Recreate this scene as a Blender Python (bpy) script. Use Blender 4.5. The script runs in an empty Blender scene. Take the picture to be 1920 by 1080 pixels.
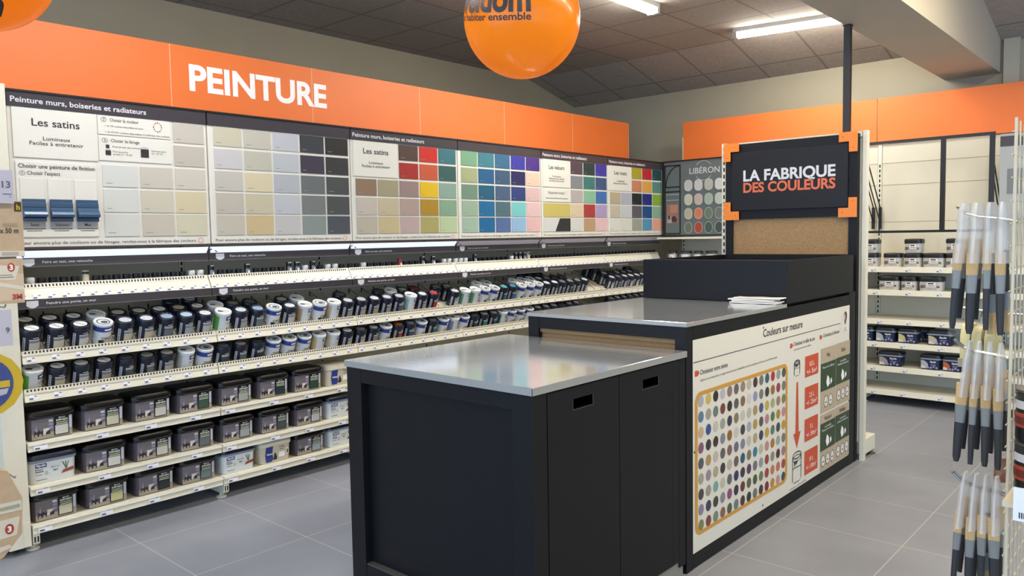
import bpy, bmesh, math, random
from mathutils import Vector, Matrix
rnd = random.Random(7)
PI = math.pi
scene = bpy.context.scene
COL = scene.collection

# ------------------------------------------------------------------ camera
cam_d = bpy.data.cameras.new('camera')
cam_d.sensor_fit = 'HORIZONTAL'; cam_d.sensor_width = 36.0
cam_d.lens = 1460.4 / 1920 * 36.0
cam_d.clip_start = 0.05
cam = bpy.data.objects.new('camera', cam_d); COL.objects.link(cam)
def _rot(yaw, pitch, roll):
    f = Vector((math.sin(yaw)*math.cos(pitch), math.cos(yaw)*math.cos(pitch), -math.sin(pitch)))
    r = Vector((math.cos(yaw), -math.sin(yaw), 0)); u = r.cross(f)
    r2 = r*math.cos(roll) + u*math.sin(roll); u2 = -r*math.sin(roll) + u*math.cos(roll)
    return r2, u2, f
_r, _u, _f = _rot(-0.728549, 0.0662355, -0.0173341)
M = Matrix.Identity(4)
for i in range(3):
    M[i][0] = _r[i]; M[i][1] = _u[i]; M[i][2] = -_f[i]
M[0][3], M[1][3], M[2][3] = 0, 0, 1.55
cam.matrix_world = M
scene.camera = cam

# ------------------------------------------------------------------ world, exposure
w = bpy.data.worlds.new('store_ambient'); scene.world = w; w.use_nodes = True
_wn = w.node_tree; _bg = _wn.nodes['Background']        # warm store to the right, cool daylight from the shop front behind the viewer
_tc = _wn.nodes.new('ShaderNodeTexCoord'); _sp = _wn.nodes.new('ShaderNodeSeparateXYZ'); _wn.links.new(_tc.outputs['Generated'], _sp.inputs[0])
_mr = _wn.nodes.new('ShaderNodeMapRange'); _mr.inputs['From Min'].default_value = .1; _mr.inputs['From Max'].default_value = -.7
_wn.links.new(_sp.outputs['Y'], _mr.inputs['Value'])
_mc = _wn.nodes.new('ShaderNodeMix'); _mc.data_type = 'RGBA'; _wn.links.new(_mr.outputs[0], _mc.inputs['Factor'])
_mc.inputs['A'].default_value = (.98, .92, .82, 1); _mc.inputs['B'].default_value = (1.25, 1.85, 2.8, 1)
_wn.links.new(_mc.outputs['Result'], _bg.inputs[0]); _bg.inputs[1].default_value = 1.0
scene.view_settings.view_transform = 'Standard'
scene.view_settings.look = 'None'
scene.view_settings.gamma = 1.0
scene.view_settings.exposure = 0.34
scene.view_settings.use_curve_mapping = False

COOL = (0.96, 0.97, 1.0); WARM = (1.0, 0.89, 0.70); NEUTRAL = (1.0, 0.97, 0.90)
# ceiling tubes: (x, y, along, length, yaw, colour, watts, label)
TUBES = [
    (-3.40, 4.95, 'y', 1.30, 0.0, NEUTRAL, 26, 'white ceiling tube light running lengthwise, just right of the larger orange ball'),
    (-2.66, 6.91, 'x', 1.27, 10.0, NEUTRAL, 12, 'white ceiling tube light running crosswise beside the ceiling beam'),
    (-3.35, 1.90, 'y', 1.30, 0.0, COOL, 15, 'cool white ceiling tube light above the left aisle'),
    (-3.35, -0.60, 'y', 1.30, 0.0, COOL, 16, 'cool white ceiling tube light behind the viewer on the left'),
    (-0.55, 3.60, 'y', 1.30, 0.0, WARM, 28, 'warm white ceiling tube light above the right aisle'),
    (-0.35, 5.20, 'y', 1.30, 0.0, WARM, 28, 'warm white ceiling tube light beyond the ceiling beam on the right'),
    (-0.55, 0.60, 'y', 1.30, 0.0, WARM, 20, 'warm white ceiling tube light above the brush rack'),
]
LED_EMIT = 0.2

# ------------------------------------------------------------------ materials
def lin(h):
    if isinstance(h, str):
        h = h.lstrip('#'); c = [int(h[i:i+2], 16)/255 for i in (0, 2, 4)]
    else: c = h
    return tuple(x/12.92 if x <= 0.04045 else ((x+0.055)/1.055)**2.4 for x in c)
_M = {}
def mat(name, col, rough=0.5, metal=0.0, noise=0.0, scale=20.0, bump=0.0, emit=0.0, alpha=1.0, trans=0.0, coat=0.0, stretch=None, spec=0.5, dim=1.0):
    if name in _M: return _M[name]
    m = bpy.data.materials.new(name); m.use_nodes = True
    nt = m.node_tree; b = nt.nodes['Principled BSDF']
    c = lin(col)
    if dim != 1.0: c = tuple(q*dim for q in c)
    b.inputs['Base Color'].default_value = (*c, 1)
    b.inputs['Roughness'].default_value = rough
    b.inputs['Metallic'].default_value = metal
    b.inputs['Alpha'].default_value = alpha
    b.inputs['Transmission Weight'].default_value = trans
    b.inputs['Coat Weight'].default_value = coat
    b.inputs['Specular IOR Level'].default_value = spec
    if emit:
        b.inputs['Emission Color'].default_value = (*c, 1); b.inputs['Emission Strength'].default_value = emit
    if noise or bump:
        tc = nt.nodes.new('ShaderNodeTexCoord'); n = nt.nodes.new('ShaderNodeTexNoise')
        n.inputs['Scale'].default_value = scale; n.inputs['Detail'].default_value = 5
        src = tc.outputs['Object']
        if stretch:
            mp = nt.nodes.new('ShaderNodeMapping'); mp.inputs['Scale'].default_value = stretch
            nt.links.new(src, mp.inputs[0]); src = mp.outputs[0]
        nt.links.new(src, n.inputs['Vector'])
        if noise:
            r = nt.nodes.new('ShaderNodeValToRGB')
            r.color_ramp.elements[0].position = 0.3; r.color_ramp.elements[1].position = 0.7
            r.color_ramp.elements[0].color = (*[max(0, x*(1-noise)) for x in c], 1)
            r.color_ramp.elements[1].color = (*[min(1, x*(1+noise)) for x in c], 1)
            nt.links.new(n.outputs['Fac'], r.inputs[0]); nt.links.new(r.outputs[0], b.inputs['Base Color'])
        if bump:
            bp = nt.nodes.new('ShaderNodeBump'); bp.inputs['Strength'].default_value = bump; bp.inputs['Distance'].default_value = 0.002
            nt.links.new(n.outputs['Fac'], bp.inputs['Height']); nt.links.new(bp.outputs[0], b.inputs['Normal'])
    _M[name] = m
    return m
def cmat(h, rough=0.45):
    return mat('paint_' + h.lstrip('#') + ('' if rough == 0.45 else '_%d' % (rough*100)), h, rough, dim=.80)
def grid_mat(name, tile, line, pitch, ox, oy, lw, rough, noise, scale, bump=0.3, rr=0.0):
    """tiles with grout lines, world-anchored (the object sits at the origin)"""
    m = bpy.data.materials.new(name); m.use_nodes = True; nt = m.node_tree; b = nt.nodes['Principled BSDF']
    tc = nt.nodes.new('ShaderNodeTexCoord'); sp = nt.nodes.new('ShaderNodeSeparateXYZ'); nt.links.new(tc.outputs['Object'], sp.inputs[0])
    def mth(op, a, bv):
        n = nt.nodes.new('ShaderNodeMath'); n.operation = op
        for i, v in enumerate((a, bv)):
            if isinstance(v, (int, float)): n.inputs[i].default_value = v
            else: nt.links.new(v, n.inputs[i])
        return n.outputs[0]
    def axis(o, off):
        t = mth('ADD', o, -off + pitch*100 + lw/2); t = mth('MODULO', t, pitch); return mth('LESS_THAN', t, lw)
    g = mth('MAXIMUM', axis(sp.outputs[0], ox), axis(sp.outputs[1], oy))
    n = nt.nodes.new('ShaderNodeTexNoise'); n.inputs['Scale'].default_value = scale; n.inputs['Detail'].default_value = 6
    nt.links.new(tc.outputs['Object'], n.inputs['Vector'])
    r = nt.nodes.new('ShaderNodeValToRGB'); c = lin(tile)
    r.color_ramp.elements[0].position = .3; r.color_ramp.elements[1].position = .7
    r.color_ramp.elements[0].color = (*[x*(1-noise) for x in c], 1); r.color_ramp.elements[1].color = (*[min(1, x*(1+noise)) for x in c], 1)
    nt.links.new(n.outputs['Fac'], r.inputs[0])
    mx = nt.nodes.new('ShaderNodeMix'); mx.data_type = 'RGBA'
    nt.links.new(g, mx.inputs['Factor']); nt.links.new(r.outputs[0], mx.inputs['A']); mx.inputs['B'].default_value = (*lin(line), 1)
    nt.links.new(mx.outputs['Result'], b.inputs['Base Color']); b.inputs['Roughness'].default_value = rough
    bp = nt.nodes.new('ShaderNodeBump'); bp.inputs['Strength'].default_value = bump; bp.inputs['Distance'].default_value = 0.003
    nt.links.new(g, bp.inputs['Height']); nt.links.new(bp.outputs[0], b.inputs['Normal'])
    return m

CREAM = mat('cream_powder_coat', '#d9d4c0', .4, noise=.03, scale=3)
CREAM_D = mat('cream_back_panel', '#cfc9b4', .5, noise=.03, scale=3)
SLOT = mat('dark_slot', '#1a1a1a', .8)
WHITE = mat('white_board', '#d8d4c6', .42)
WHITE_P = mat('white_print', '#ecebe6', .5)
HEAD = mat('charcoal_header', '#383439', .35)
BLACKP = mat('black_paint_wood', '#0c0d11', .5, spec=.3, noise=.12, scale=40, bump=.25, stretch=(1, 1, 6))
BLACKF = mat('black_matt_panel', '#0c0d11', .48, spec=.3, noise=.05, scale=6)
BLACK = mat('black_plastic', '#151516', .38)
INK = mat('dark_ink', '#2b2829', .5)
GREYINK = mat('grey_ink', '#8c877f', .5)
ZINC = mat('zinc_sheet', '#dce2e6', .12, metal=.8, noise=.10, scale=5, bump=.02)
ZINC_E = mat('zinc_edge', '#a3a4a0', .5, metal=.4)
CHIP = mat('chipboard', '#9b7b52', .7, noise=.28, scale=160, bump=.2)
ORANGE = mat('orange_board', '#e8742e', .5, noise=.02, scale=4)
ORANGE_P = mat('orange_plate', '#e57f25', .42)
ORANGE_T = mat('orange_letter', '#d4663f', .45)
GREY_T = mat('light_grey_letter', '#cfcfcf', .4)
NAVY = mat('navy_plastic', '#191d29', .28, coat=.2)
NAVY_D = mat('navy_dark_print', '#161a26', .35)
STEEL = mat('chrome_wire', '#a3a3a0', .32, metal=1.0)
GREYW = mat('grey_wire', '#6b6960', .4, metal=.7)
BLUE = mat('royal_blue_print', '#2a3a82', .4)
WALLM = mat('wall_taupe', '#a39a82', .75, noise=.03, scale=2)
BEAM = mat('beam_paint', '#b3aa98', .7, noise=.02, scale=2)
STRIP = mat('grey_label_strip', '#b4b6bf', .45)

# ------------------------------------------------------------------ mesh builder
_TXT = {}
def text_geo(s, bold=0.0, align='LEFT', res=3, spacing=1.0):
    key = (s, bold, align, res, spacing)
    if key in _TXT: return _TXT[key]
    cu = bpy.data.curves.new('t', 'FONT'); cu.body = s; cu.size = 1; cu.offset = bold; cu.resolution_u = res
    cu.align_x = align; cu.space_line = spacing; cu.fill_mode = 'FRONT'
    o = bpy.data.objects.new('t', cu); COL.objects.link(o)
    dg = bpy.context.evaluated_depsgraph_get(); dg.update()
    me = bpy.data.meshes.new_from_object(o.evaluated_get(dg))
    v = [(p.co.x, p.co.y) for p in me.vertices]; f = [tuple(p.vertices) for p in me.polygons]
    bpy.data.objects.remove(o); bpy.data.curves.remove(cu); bpy.data.meshes.remove(me)
    _TXT[key] = (v, f); return v, f
CAP = None
def cap_h():
    global CAP
    if CAP is None:
        v, f = text_geo('H'); CAP = max(p[1] for p in v)
    return CAP

class MB:
    def __init__(s): s.v = []; s.f = []; s.m = []
    def add(s, vs, fs, m=0):
        o = len(s.v); s.v += [tuple(p) for p in vs]
        for f in fs: s.f.append(tuple(i+o for i in f)); s.m.append(m)
        return s
    def box(s, x0, x1, y0, y1, z0, z1, m=0):
        x0, x1 = min(x0, x1), max(x0, x1); y0, y1 = min(y0, y1), max(y0, y1); z0, z1 = min(z0, z1), max(z0, z1)
        vs = [(x0,y0,z0),(x1,y0,z0),(x1,y1,z0),(x0,y1,z0),(x0,y0,z1),(x1,y0,z1),(x1,y1,z1),(x0,y1,z1)]
        return s.add(vs, [(0,3,2,1),(4,5,6,7),(0,1,5,4),(1,2,6,5),(2,3,7,6),(3,0,4,7)], m)
    def quad(s, a, b, c, d, m=0): return s.add([a, b, c, d], [(0,1,2,3)], m)
    def rect(s, o, u, v, u0, u1, v0, v1, m=0, lift=0.0):
        """flat rectangle on the plane o + a*u + b*v, lifted along the normal"""
        o, u, v = Vector(o), Vector(u), Vector(v); n = u.cross(v).normalized()*lift
        return s.quad(*[o + u*a + v*b + n for a, b in ((u0,v0),(u1,v0),(u1,v1),(u0,v1))], m)
    def poly(s, o, u, v, pts, m=0, lift=0.0):
        o, u, v = Vector(o), Vector(u), Vector(v); n = u.cross(v).normalized()*lift
        return s.add([o + u*a + v*b + n for a, b in pts], [tuple(range(len(pts)))], m)
    def ellipse(s, o, u, v, cu, cv, ru, rv, m=0, lift=0.0, n=20, a0=0):
        return s.poly(o, u, v, [(cu + ru*math.cos(2*PI*i/n), cv + rv*math.sin(2*PI*i/n)) for i in range(n)], m, lift)
    def ring(s, o, u, v, cu, cv, ru, rv, t, m=0, lift=0.0, n=20):
        o, u, v = Vector(o), Vector(u), Vector(v); nn = u.cross(v).normalized()*lift
        vs = []
        for i in range(n):
            c, d = math.cos(2*PI*i/n), math.sin(2*PI*i/n)
            vs += [o+u*(cu+ru*c)+v*(cv+rv*d)+nn, o+u*(cu+(ru-t)*c)+v*(cv+(rv-t)*d)+nn]
        return s.add(vs, [(2*i, (2*i+2) % (2*n), (2*i+3) % (2*n), 2*i+1) for i in range(n)], m)
    def prism(s, pts, ax, a0, a1, m=0):
        """pts: 2-D outline (ccw) in the two other axes, extruded along ax"""
        def mk(p, a):
            return {'x': (a, p[0], p[1]), 'y': (p[0], a, p[1]), 'z': (p[0], p[1], a)}[ax]
        n = len(pts); vs = [mk(p, a0) for p in pts] + [mk(p, a1) for p in pts]
        fs = [(i, (i+1) % n, n+(i+1) % n, n+i) for i in range(n)] + [tuple(range(n))[::-1], tuple(range(n, 2*n))]
        return s.add(vs, fs, m)
    def lathe(s, prof, n=24, ms=None, o=(0,0,0), cap0=True, cap1=True):
        vs = []
        for r, z in prof:
            vs += [(o[0]+r*math.cos(2*PI*i/n), o[1]+r*math.sin(2*PI*i/n), o[2]+z) for i in range(n)]
        for k in range(len(prof)-1):
            s_m = ms[k] if ms else 0
            s.add([], [], 0)
        base = len(s.v); s.v += vs
        for k in range(len(prof)-1):
            for i in range(n):
                j = (i+1) % n
                s.f.append((base+k*n+i, base+k*n+j, base+(k+1)*n+j, base+(k+1)*n+i)); s.m.append(ms[k] if ms else 0)
        if cap0: s.f.append(tuple(base+i for i in range(n))[::-1]); s.m.append(ms[0] if ms else 0)
        if cap1: s.f.append(tuple(base+(len(prof)-1)*n+i for i in range(n))); s.m.append(ms[-1] if ms else 0)
        return s
    def loft(s, loops, m=0, cap0=True, cap1=True, ms=None):
        n = len(loops[0]); base = len(s.v)
        for l in loops: s.v += [tuple(p) for p in l]
        for k in range(len(loops)-1):
            for i in range(n):
                j = (i+1) % n
                s.f.append((base+k*n+i, base+k*n+j, base+(k+1)*n+j, base+(k+1)*n+i)); s.m.append(ms[k] if ms else m)
        if cap0: s.f.append(tuple(base+i for i in range(n))[::-1]); s.m.append(ms[0] if ms else m)
        if cap1: s.f.append(tuple(base+(len(loops)-1)*n+i for i in range(n))); s.m.append(ms[-1] if ms else m)
        return s
    def cylpatch(s, r, a0, a1, z0, z1, m=0, n=6):
        a0, a1 = math.radians(a0), math.radians(a1); vs = []
        for i in range(n+1):
            a = a0 + (a1-a0)*i/n; vs += [(r*math.cos(a), r*math.sin(a), z0), (r*math.cos(a), r*math.sin(a), z1)]
        return s.add(vs, [(2*i, 2*i+2, 2*i+3, 2*i+1) for i in range(n)], m)
    def tube(s, path, r, n=8, m=0):
        path = [Vector(p) for p in path]; loops = []
        prev = None
        for i, p in enumerate(path):
            t = (path[min(i+1, len(path)-1)] - path[max(i-1, 0)]).normalized()
            a = Vector((0,0,1)) if abs(t.z) < .9 else Vector((1,0,0))
            u = t.cross(a).normalized() if prev is None else (prev - t*prev.dot(t)).normalized()
            prev = u; w_ = t.cross(u)
            loops.append([p + (u*math.cos(2*PI*k/n) + w_*math.sin(2*PI*k/n))*r for k in range(n)])
        return s.loft(loops, m)
    def text(s, txt, o, u, v, at, cap, width=None, m=0, bold=0.0, align='LEFT', lift=0.001, res=3, spacing=1.0, mapf=None):
        """at = (a, b) of the first baseline's anchor; cap = capital height; width = total width"""
        vs, fs = text_geo(txt, bold, align, res, spacing)
        if not vs: return s
        x0 = min(p[0] for p in vs); x1 = max(p[0] for p in vs)
        sv = cap / cap_h(); su = sv if width is None else width / max(x1-x0, 1e-6)
        o, u, v = Vector(o), Vector(u), Vector(v); n = u.cross(v).normalized()*lift
        ax = {'LEFT': x0, 'RIGHT': x1, 'CENTER': (x0+x1)/2}[align]
        return s.add([o + u*(at[0]+(p[0]-ax)*su) + v*(at[1]+p[1]*sv) + n for p in vs], fs, m)
    def mesh(s, name, mats, smooth=False, off=(0,0,0)):
        me = bpy.data.meshes.new(name)
        me.from_pydata([(a-off[0], b-off[1], c-off[2]) for a, b, c in s.v], [], s.f)
        for m in mats: me.materials.append(m)
        if len(mats) > 1: me.polygons.foreach_set('material_index', s.m)
        if smooth:
            me.polygons.foreach_set('use_smooth', [True]*len(me.polygons)); me.set_sharp_from_angle(angle=math.radians(38))
        me.update(); return me

OFF = {}
def props(o, label=None, cat=None, group=None, kind=None):
    if label: o['label'] = label
    if cat: o['category'] = cat
    if group: o['group'] = group
    if kind: o['kind'] = kind
    return o
def thing(name, label, cat, base=(0,0,0), group=None):
    o = bpy.data.objects.new(name, None); o.empty_display_size = .05; COL.objects.link(o); o.location = base
    OFF[o.name] = Vector(base); return props(o, label, cat, group)
def obj(name, mb, mats, parent=None, smooth=False, bevel=0.0, at=None, label=None):
    """one mesh object. World coordinates are stored relative to the thing's base."""
    if not isinstance(mats, (list, tuple)): mats = [mats]
    off = OFF[parent.name] if parent else Vector(at or (0,0,0))
    o = bpy.data.objects.new(name, mb.mesh(name, mats, smooth, off)); COL.objects.link(o)
    if parent: o.parent = parent
    else: o.location = off
    OFF[o.name] = off
    if label: o['label'] = label
    if bevel:
        md = o.modifiers.new('bevel', 'BEVEL'); md.width = bevel; md.segments = 2; md.limit_method = 'ANGLE'
    return o
def inst(name, me, parent=None, loc=(0,0,0), rot=(0,0,0), m=None):
    o = bpy.data.objects.new(name, me); COL.objects.link(o); o.parent = parent; o.location = loc; o.rotation_euler = rot
    if m:
        o.material_slots[0].link = 'OBJECT'; o.material_slots[0].material = m
    return o
def struct(name, mb, mats, **k):
    o = obj(name, mb, mats, **k); o['kind'] = 'structure'; return o
ORD = ['first','second','third','fourth','fifth','sixth','seventh','eighth','ninth','tenth','eleventh','twelfth','thirteenth','fourteenth','fifteenth','sixteenth','seventeenth','eighteenth','nineteenth','twentieth','twenty-first','twenty-second']
X, Y, Z = (1,0,0), (0,1,0), (0,0,1)

# ================================================================== the room
XL, YB, ZC = -6.03, 8.0, 3.40
floor_m = grid_mat('floor_tiles', '#888b93', '#b2b2ae', .6, -4.07, 1.64, .005, .38, .10, 2.2, .15)
ceil_m = grid_mat('ceiling_tiles', '#a1978c', '#85796d', .6, -4.07, 5.90, .022, .9, .10, 30, .4)
struct('floor', MB().box(XL, 5, -5, YB, -.1, 0), floor_m)
cb = MB(); YK = 7.08; ZK = 3.16
cb.add([(XL,-5,ZC),(5,-5,ZC),(5,YK,ZC),(XL,YK,ZC),(5,YB,ZK),(XL,YB,ZK),
        (XL,-5,ZC+.1),(5,-5,ZC+.1),(5,YB,ZC+.1),(XL,YB,ZC+.1)],
       [(0,3,2,1),(3,5,4,2),(6,7,8,9),(0,1,7,6),(1,2,4,8,7),(4,5,9,8),(5,3,0,6,9)])
struct('ceiling', cb, ceil_m)
struct('wall_left', MB().box(XL-.1, XL, -5, YB+.1, 0, ZC+.1), WALLM)
struct('wall_back', MB().box(XL, 5, YB, YB+.1, 0, ZC+.1), WALLM)
struct('trim_1', MB().box(-1.82, -1.385, -5, YB, 2.895, ZC), BEAM)                     # dropped beam
struct('trim_2', MB().box(-1.36, -1.24, YB-.05, YB, 0, ZC-.2), BEAM)                  # pilaster beside the beam

# ================================================================== ceiling tube lights
def tube_light(x, y, along, L, yaw, colr, watts, label):
    z = ZC if y < YK else ZC - .02
    t = thing('ceiling_tube_light', label, 'ceiling light', (x, y, z), 'ceiling tube lights')
    h = L/2
    mb = MB().prism([(-.055,0),(-.05,-.035),(.05,-.035),(.055,0)][::-1], 'y', -h, h)
    hs = obj('housing', MB(), CREAM, t); hs.data = mb.mesh('housing', [mat('tube_housing', '#c9c7c0', .4)])
    d = MB(); pr = [(-.048,-.035),(-.046,-.06),(-.03,-.078),(0,-.083),(.03,-.078),(.046,-.06),(.048,-.035)]
    d.prism(pr, 'y', -h+.03, h-.03)
    df = obj('diffuser', MB(), CREAM, t)
    em = mat('tube_diffuser_%d' % int(colr[2]*100), [c**(1/2.2) for c in colr], .4, emit=42)
    df.data = d.mesh('diffuser', [em], True)
    e = MB()
    for s in (-1, 1): e.box(-.05, .05, s*(h-.03), s*(h+.005), -.08, -.002)
    ec = obj('end_cap', MB(), CREAM, t); ec.data = e.mesh('end_cap', [mat('tube_end', '#b9b7ae', .4)])
    la = bpy.data.lights.new('tube_glow', 'AREA'); la.shape = 'RECTANGLE'; la.size = .09; la.size_y = L-.08
    la.energy = watts; la.color = colr; la.spread = PI
    lo = bpy.data.objects.new('tube_glow', la); COL.objects.link(lo); lo.parent = t; lo.location = (0, 0, -.09)
    t.rotation_euler.z = (0 if along == 'y' else -PI/2) + math.radians(yaw)
    if y > YK - .3: pass
for a in TUBES: tube_light(*a)

# ================================================================== paint gondola on the left
Y0, P = 1.237, 1.022
BAY = ['nearest bay','grey swatch bay','red swatch bay','blue swatch bay','Les velours bay','corner bay']
XB = -4.83                                     # back panel
TH = math.radians(22); CT, ST = math.cos(TH), math.sin(TH)
def yb(k): return Y0 + P*k
# price tag, divider, lip meshes shared
def tag_mesh():
    b = MB(); b.box(-.0015, 0, -.021, .021, -.013, .013, 0)
    b.rect((0,0,0), Y, Z, -.019, -.002, -.010, -.002, 1, .0006); b.rect((0,0,0), Y, Z, .003, .016, .002, .009, 2, .0006)
    return b.mesh('price_tag', [mat('tag_white', '#dedee4', .4), mat('tag_ink', '#55525c', .5), GREYINK])
TAG = tag_mesh()
def big_tag_mesh():
    b = MB(); b.box(-.0015, 0, -.032, .032, -.017, .02, 0)
    b.rect((0,0,0), Y, Z, -.026, -.004, -.013, -.005, 1, .0006); b.rect((0,0,0), Y, Z, .004, .022, .006, .013, 2, .0006)
    return b.mesh('price_tag', [_M['tag_white'], _M['tag_ink'], GREYINK])
BTAG = big_tag_mesh()
def div_mesh():
    b = MB(); L = .40
    b.tube([(-.012*CT,0,.03+.012*ST), (-L*CT, 0, .03+L*ST)], .0022, 6, 0)
    b.tube([(-.012*CT,0,.0+.012*ST), (-.012*CT,0,.03+.012*ST)], .0022, 6, 0)
    b.tube([(-L*CT,0,L*ST), (-L*CT,0,.034+L*ST)], .004, 6, 1)
    return b.mesh('divider', [GREYW, SLOT])
DIV = div_mesh()
def bracket(k):
    pass
def perf(b, x, y0, y1, z0, z1, dx=0.0, pitch=.0165):
    """perforated metal edge: a sheet with dark slots printed through"""
    b.prism([(x,z0),(x+.003,z0),(x+.003-dx,z1),(x-dx,z1)], 'y', y0, y1, 0)
    n = int((y1-y0-.02)/pitch); zz0, zz1 = z0+(z1-z0)*.30, z0+(z1-z0)*.82
    for i in range(n):
        yy = y0+.012+pitch*i
        xa, xb_ = x+.0036-dx*.30, x+.0036-dx*.82
        b.quad((xa,yy,zz0),(xa,yy+.0075,zz0),(xb_,yy+.0075,zz1),(xb_,yy,zz1), 1)
CAN_Z = (1.000, .808); DROP = (0.0, .022)
BOX_Z = (.557, .333, .137)
for k in range(6):
    y0, y1 = yb(k), yb(k+1); g = .003
    t = thing('shelving_bay', 'cream metal paint shelving bay, %s of the left wall run' % BAY[k], 'shelving', (XB, (y0+y1)/2, 0), 'paint shelving bays')
    # back, uprights and foot
    b = MB().box(XB, XB+.012, y0+.036, y1-.036 if k == 5 else y1-.002, .08, 2.34)
    obj('back_panel', b, CREAM_D, t)
    for yy in ([y0+.018, y1-.018] if k == 5 else [y0+.018]):
        b = MB().box(XB-.02, XB+.012, yy-.016, yy+.016, .0, 2.34, 0)
        for i in range(46): b.rect((XB+.012, yy, .1+i*.045), Y, Z, -.006, .006, 0, .03, 1, .0008)
        obj('upright', b, [CREAM, SLOT], t)
        f = MB().prism([(XB,.03),(-4.385,.03),(-4.365,.045),(-4.365,.128),(XB,.128)], 'y', yy-.0155, yy+.0155, 0)
        f.rect((-4.365, yy, 0), Y, Z, -.011, -.003, .05, .08, 1, .001); f.rect((-4.365, yy, 0), Y, Z, .003, .011, .05, .08, 1, .001)
        f.rect((-4.365, yy, 0), Y, Z, -.011, -.003, .09, .115, 1, .001); f.rect((-4.365, yy, 0), Y, Z, .003, .011, .09, .115, 1, .001)
        f.lathe([(.03,0),(.03,.006),(.012,.012),(.012,.032)], 14, None, (-4.43, yy, 0))
        obj('foot_bracket', f, [CREAM, SLOT], t, bevel=0)
    # flat shelves for the tubs
    for n, z in enumerate(BOX_Z):
        b = MB().box(XB+.012, -4.378, y0+g, y1-g, z-.03, z)
        b.prism([(-4.378,z-.042),(-4.360,z-.044),(-4.366,z+.001),(-4.378,z+.003)], 'y', y0+g, y1-g, 0)
        b.prism([(-4.3605,z-.012),(-4.355,z-.012),(-4.358,z+.0005),(-4.364,z+.0005)], 'y', y0+g, y1-g, 0)
        s = obj('shelf', b, CREAM, t)
        if k < 3:
            for i in range(4):
                yy = y0 + P*(i+.5)/4 + (-.03 if i else -.07)
                inst('price_tag', BTAG, s, Vector((-4.3575, yy, z-.022)) - OFF[t.name], (0, math.radians(-8), 0))
    # sloped shelves for the cans
    for n, zf in enumerate(CAN_Z):
        L = .44
        zs = zf - DROP[n]
        b = MB().prism([(-4.385,zs-.012),(-4.385,zs),(-4.385-L*CT,zs+L*ST),(-4.385-L*CT,zs+L*ST-.012)][::-1], 'y', y0+g, y1-g, 0)
        zb = zf-.043
        b.prism([(-4.385,zb),(-4.360,zb),(-4.372,zf),(-4.385,zf)], 'y', y0+g, y1-g, 0)
        b.prism([(-4.373,zf-.004),(-4.366,zf-.006),(-4.366,zf+.002),(-4.373,zf+.004)], 'y', y0+g, y1-g, 0)
        s = obj('shelf', b, CREAM, t)
        pb = MB(); perf(pb, -4.378, y0+g, y1-g, zf, zf+.021)
        obj('perforated_edge', pb, [CREAM, SLOT], s)
        for i in range(9):
            inst('price_tag', TAG, s, Vector((-4.363, y0+P*(i+.36)/9, zb+.021)) - OFF[t.name], (0, math.radians(-15), 0))
        for i in range(8):
            inst('divider', DIV, s, Vector((-4.385, y0+P*(i+1)/9, zs)) - OFF[t.name])
    # tester shelf with its big angled price face
    b = MB().box(XB+.012, -4.44, y0+g, y1-g, 1.318, 1.328)
    b.prism([(-4.44,1.318),(-4.415,1.272),(-4.408,1.274),(-4.425,1.305),(-4.440,1.330)], 'y', y0+g, y1-g, 0)
    s = obj('tester_shelf', b, CREAM, t)
    pb = MB(); perf(pb, -4.440, y0+g, y1-g, 1.328, 1.352, .012); obj('perforated_edge', pb, [CREAM, SLOT], s)
    for i in range(15):
        inst('price_tag', TAG, s, Vector((-4.412, y0+P*(i+.45)/15, 1.287)) - OFF[t.name], (0, math.radians(-26), 0))
    # charcoal header strips and lettering
    for nm, xs, z0, z1, txt in (('header_strip', -4.405, 1.231, 1.272, 'Peindre une porte, un mur'), ('header_strip', -4.428, 1.440, 1.482, 'Faire un test, une retouche')):
        hb = MB().box(xs-.008, xs, y0+g, y1-g, z0, z1)
        hb.box(xs-.010, xs+.003, y0+g, y1-g, z0-.003, z0, 1)
        h = obj(nm, hb, [HEAD, mat('dark_rail', '#6d6865', .4)], t)
        lb = MB(); o = (xs, y0, (z0+z1)/2)
        lb.text(txt, o, Y, Z, (.135, -.006), .0125, .24, 0, .012, res=2)
        obj('lettering', lb, GREY_T, h)
        sb = MB(); pts = [(.045,.016),(.045,-.010),(.072,-.026),(.099,-.010),(.099,.016)]
        sb.poly(o, Y, Z, pts, 0, .0012); obj('shield_mark', sb, mat('shield_white', '#c9c9cb', .4), h)
    # cross bracing shelf above the testers + LED bar
    b = MB().box(XB+.012, -4.44, y0+g, y1-g, 1.484, 1.494); obj('canopy_shelf', b, HEAD, t)
    lit = k < 3
    lm = mat('led_bar_lit', '#e6ecff', .3, emit=.58) if lit else mat('led_bar_unlit', '#c8bfc4', .25)
    lb = MB().prism([(-4.428,1.483),(-4.400,1.519),(-4.43,1.519)][::-1], 'y', y0+.012, y1-.012, 0)
    obj('led_bar', lb, lm, t)
    cb_ = MB().tube([(-4.41,y0+.02,1.515),(-4.413,y0+.005,1.50),(-4.418,y0+.025,1.506),(-4.42,y0+.05,1.488)], .003, 6)
    obj('cable', cb_, BLACK, t)
    if lit:
        la = bpy.data.lights.new('led_glow', 'AREA'); la.shape = 'RECTANGLE'; la.size = .02; la.size_y = P-.06
        la.energy = LED_EMIT; la.color = (.80, .90, 1.0)
        lo = bpy.data.objects.new('led_glow', la); COL.objects.link(lo); lo.parent = t
        lo.location = Vector((-4.405, (y0+y1)/2, 1.495)) - OFF[t.name]; lo.rotation_euler = (0, math.radians(-28), 0)

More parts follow.
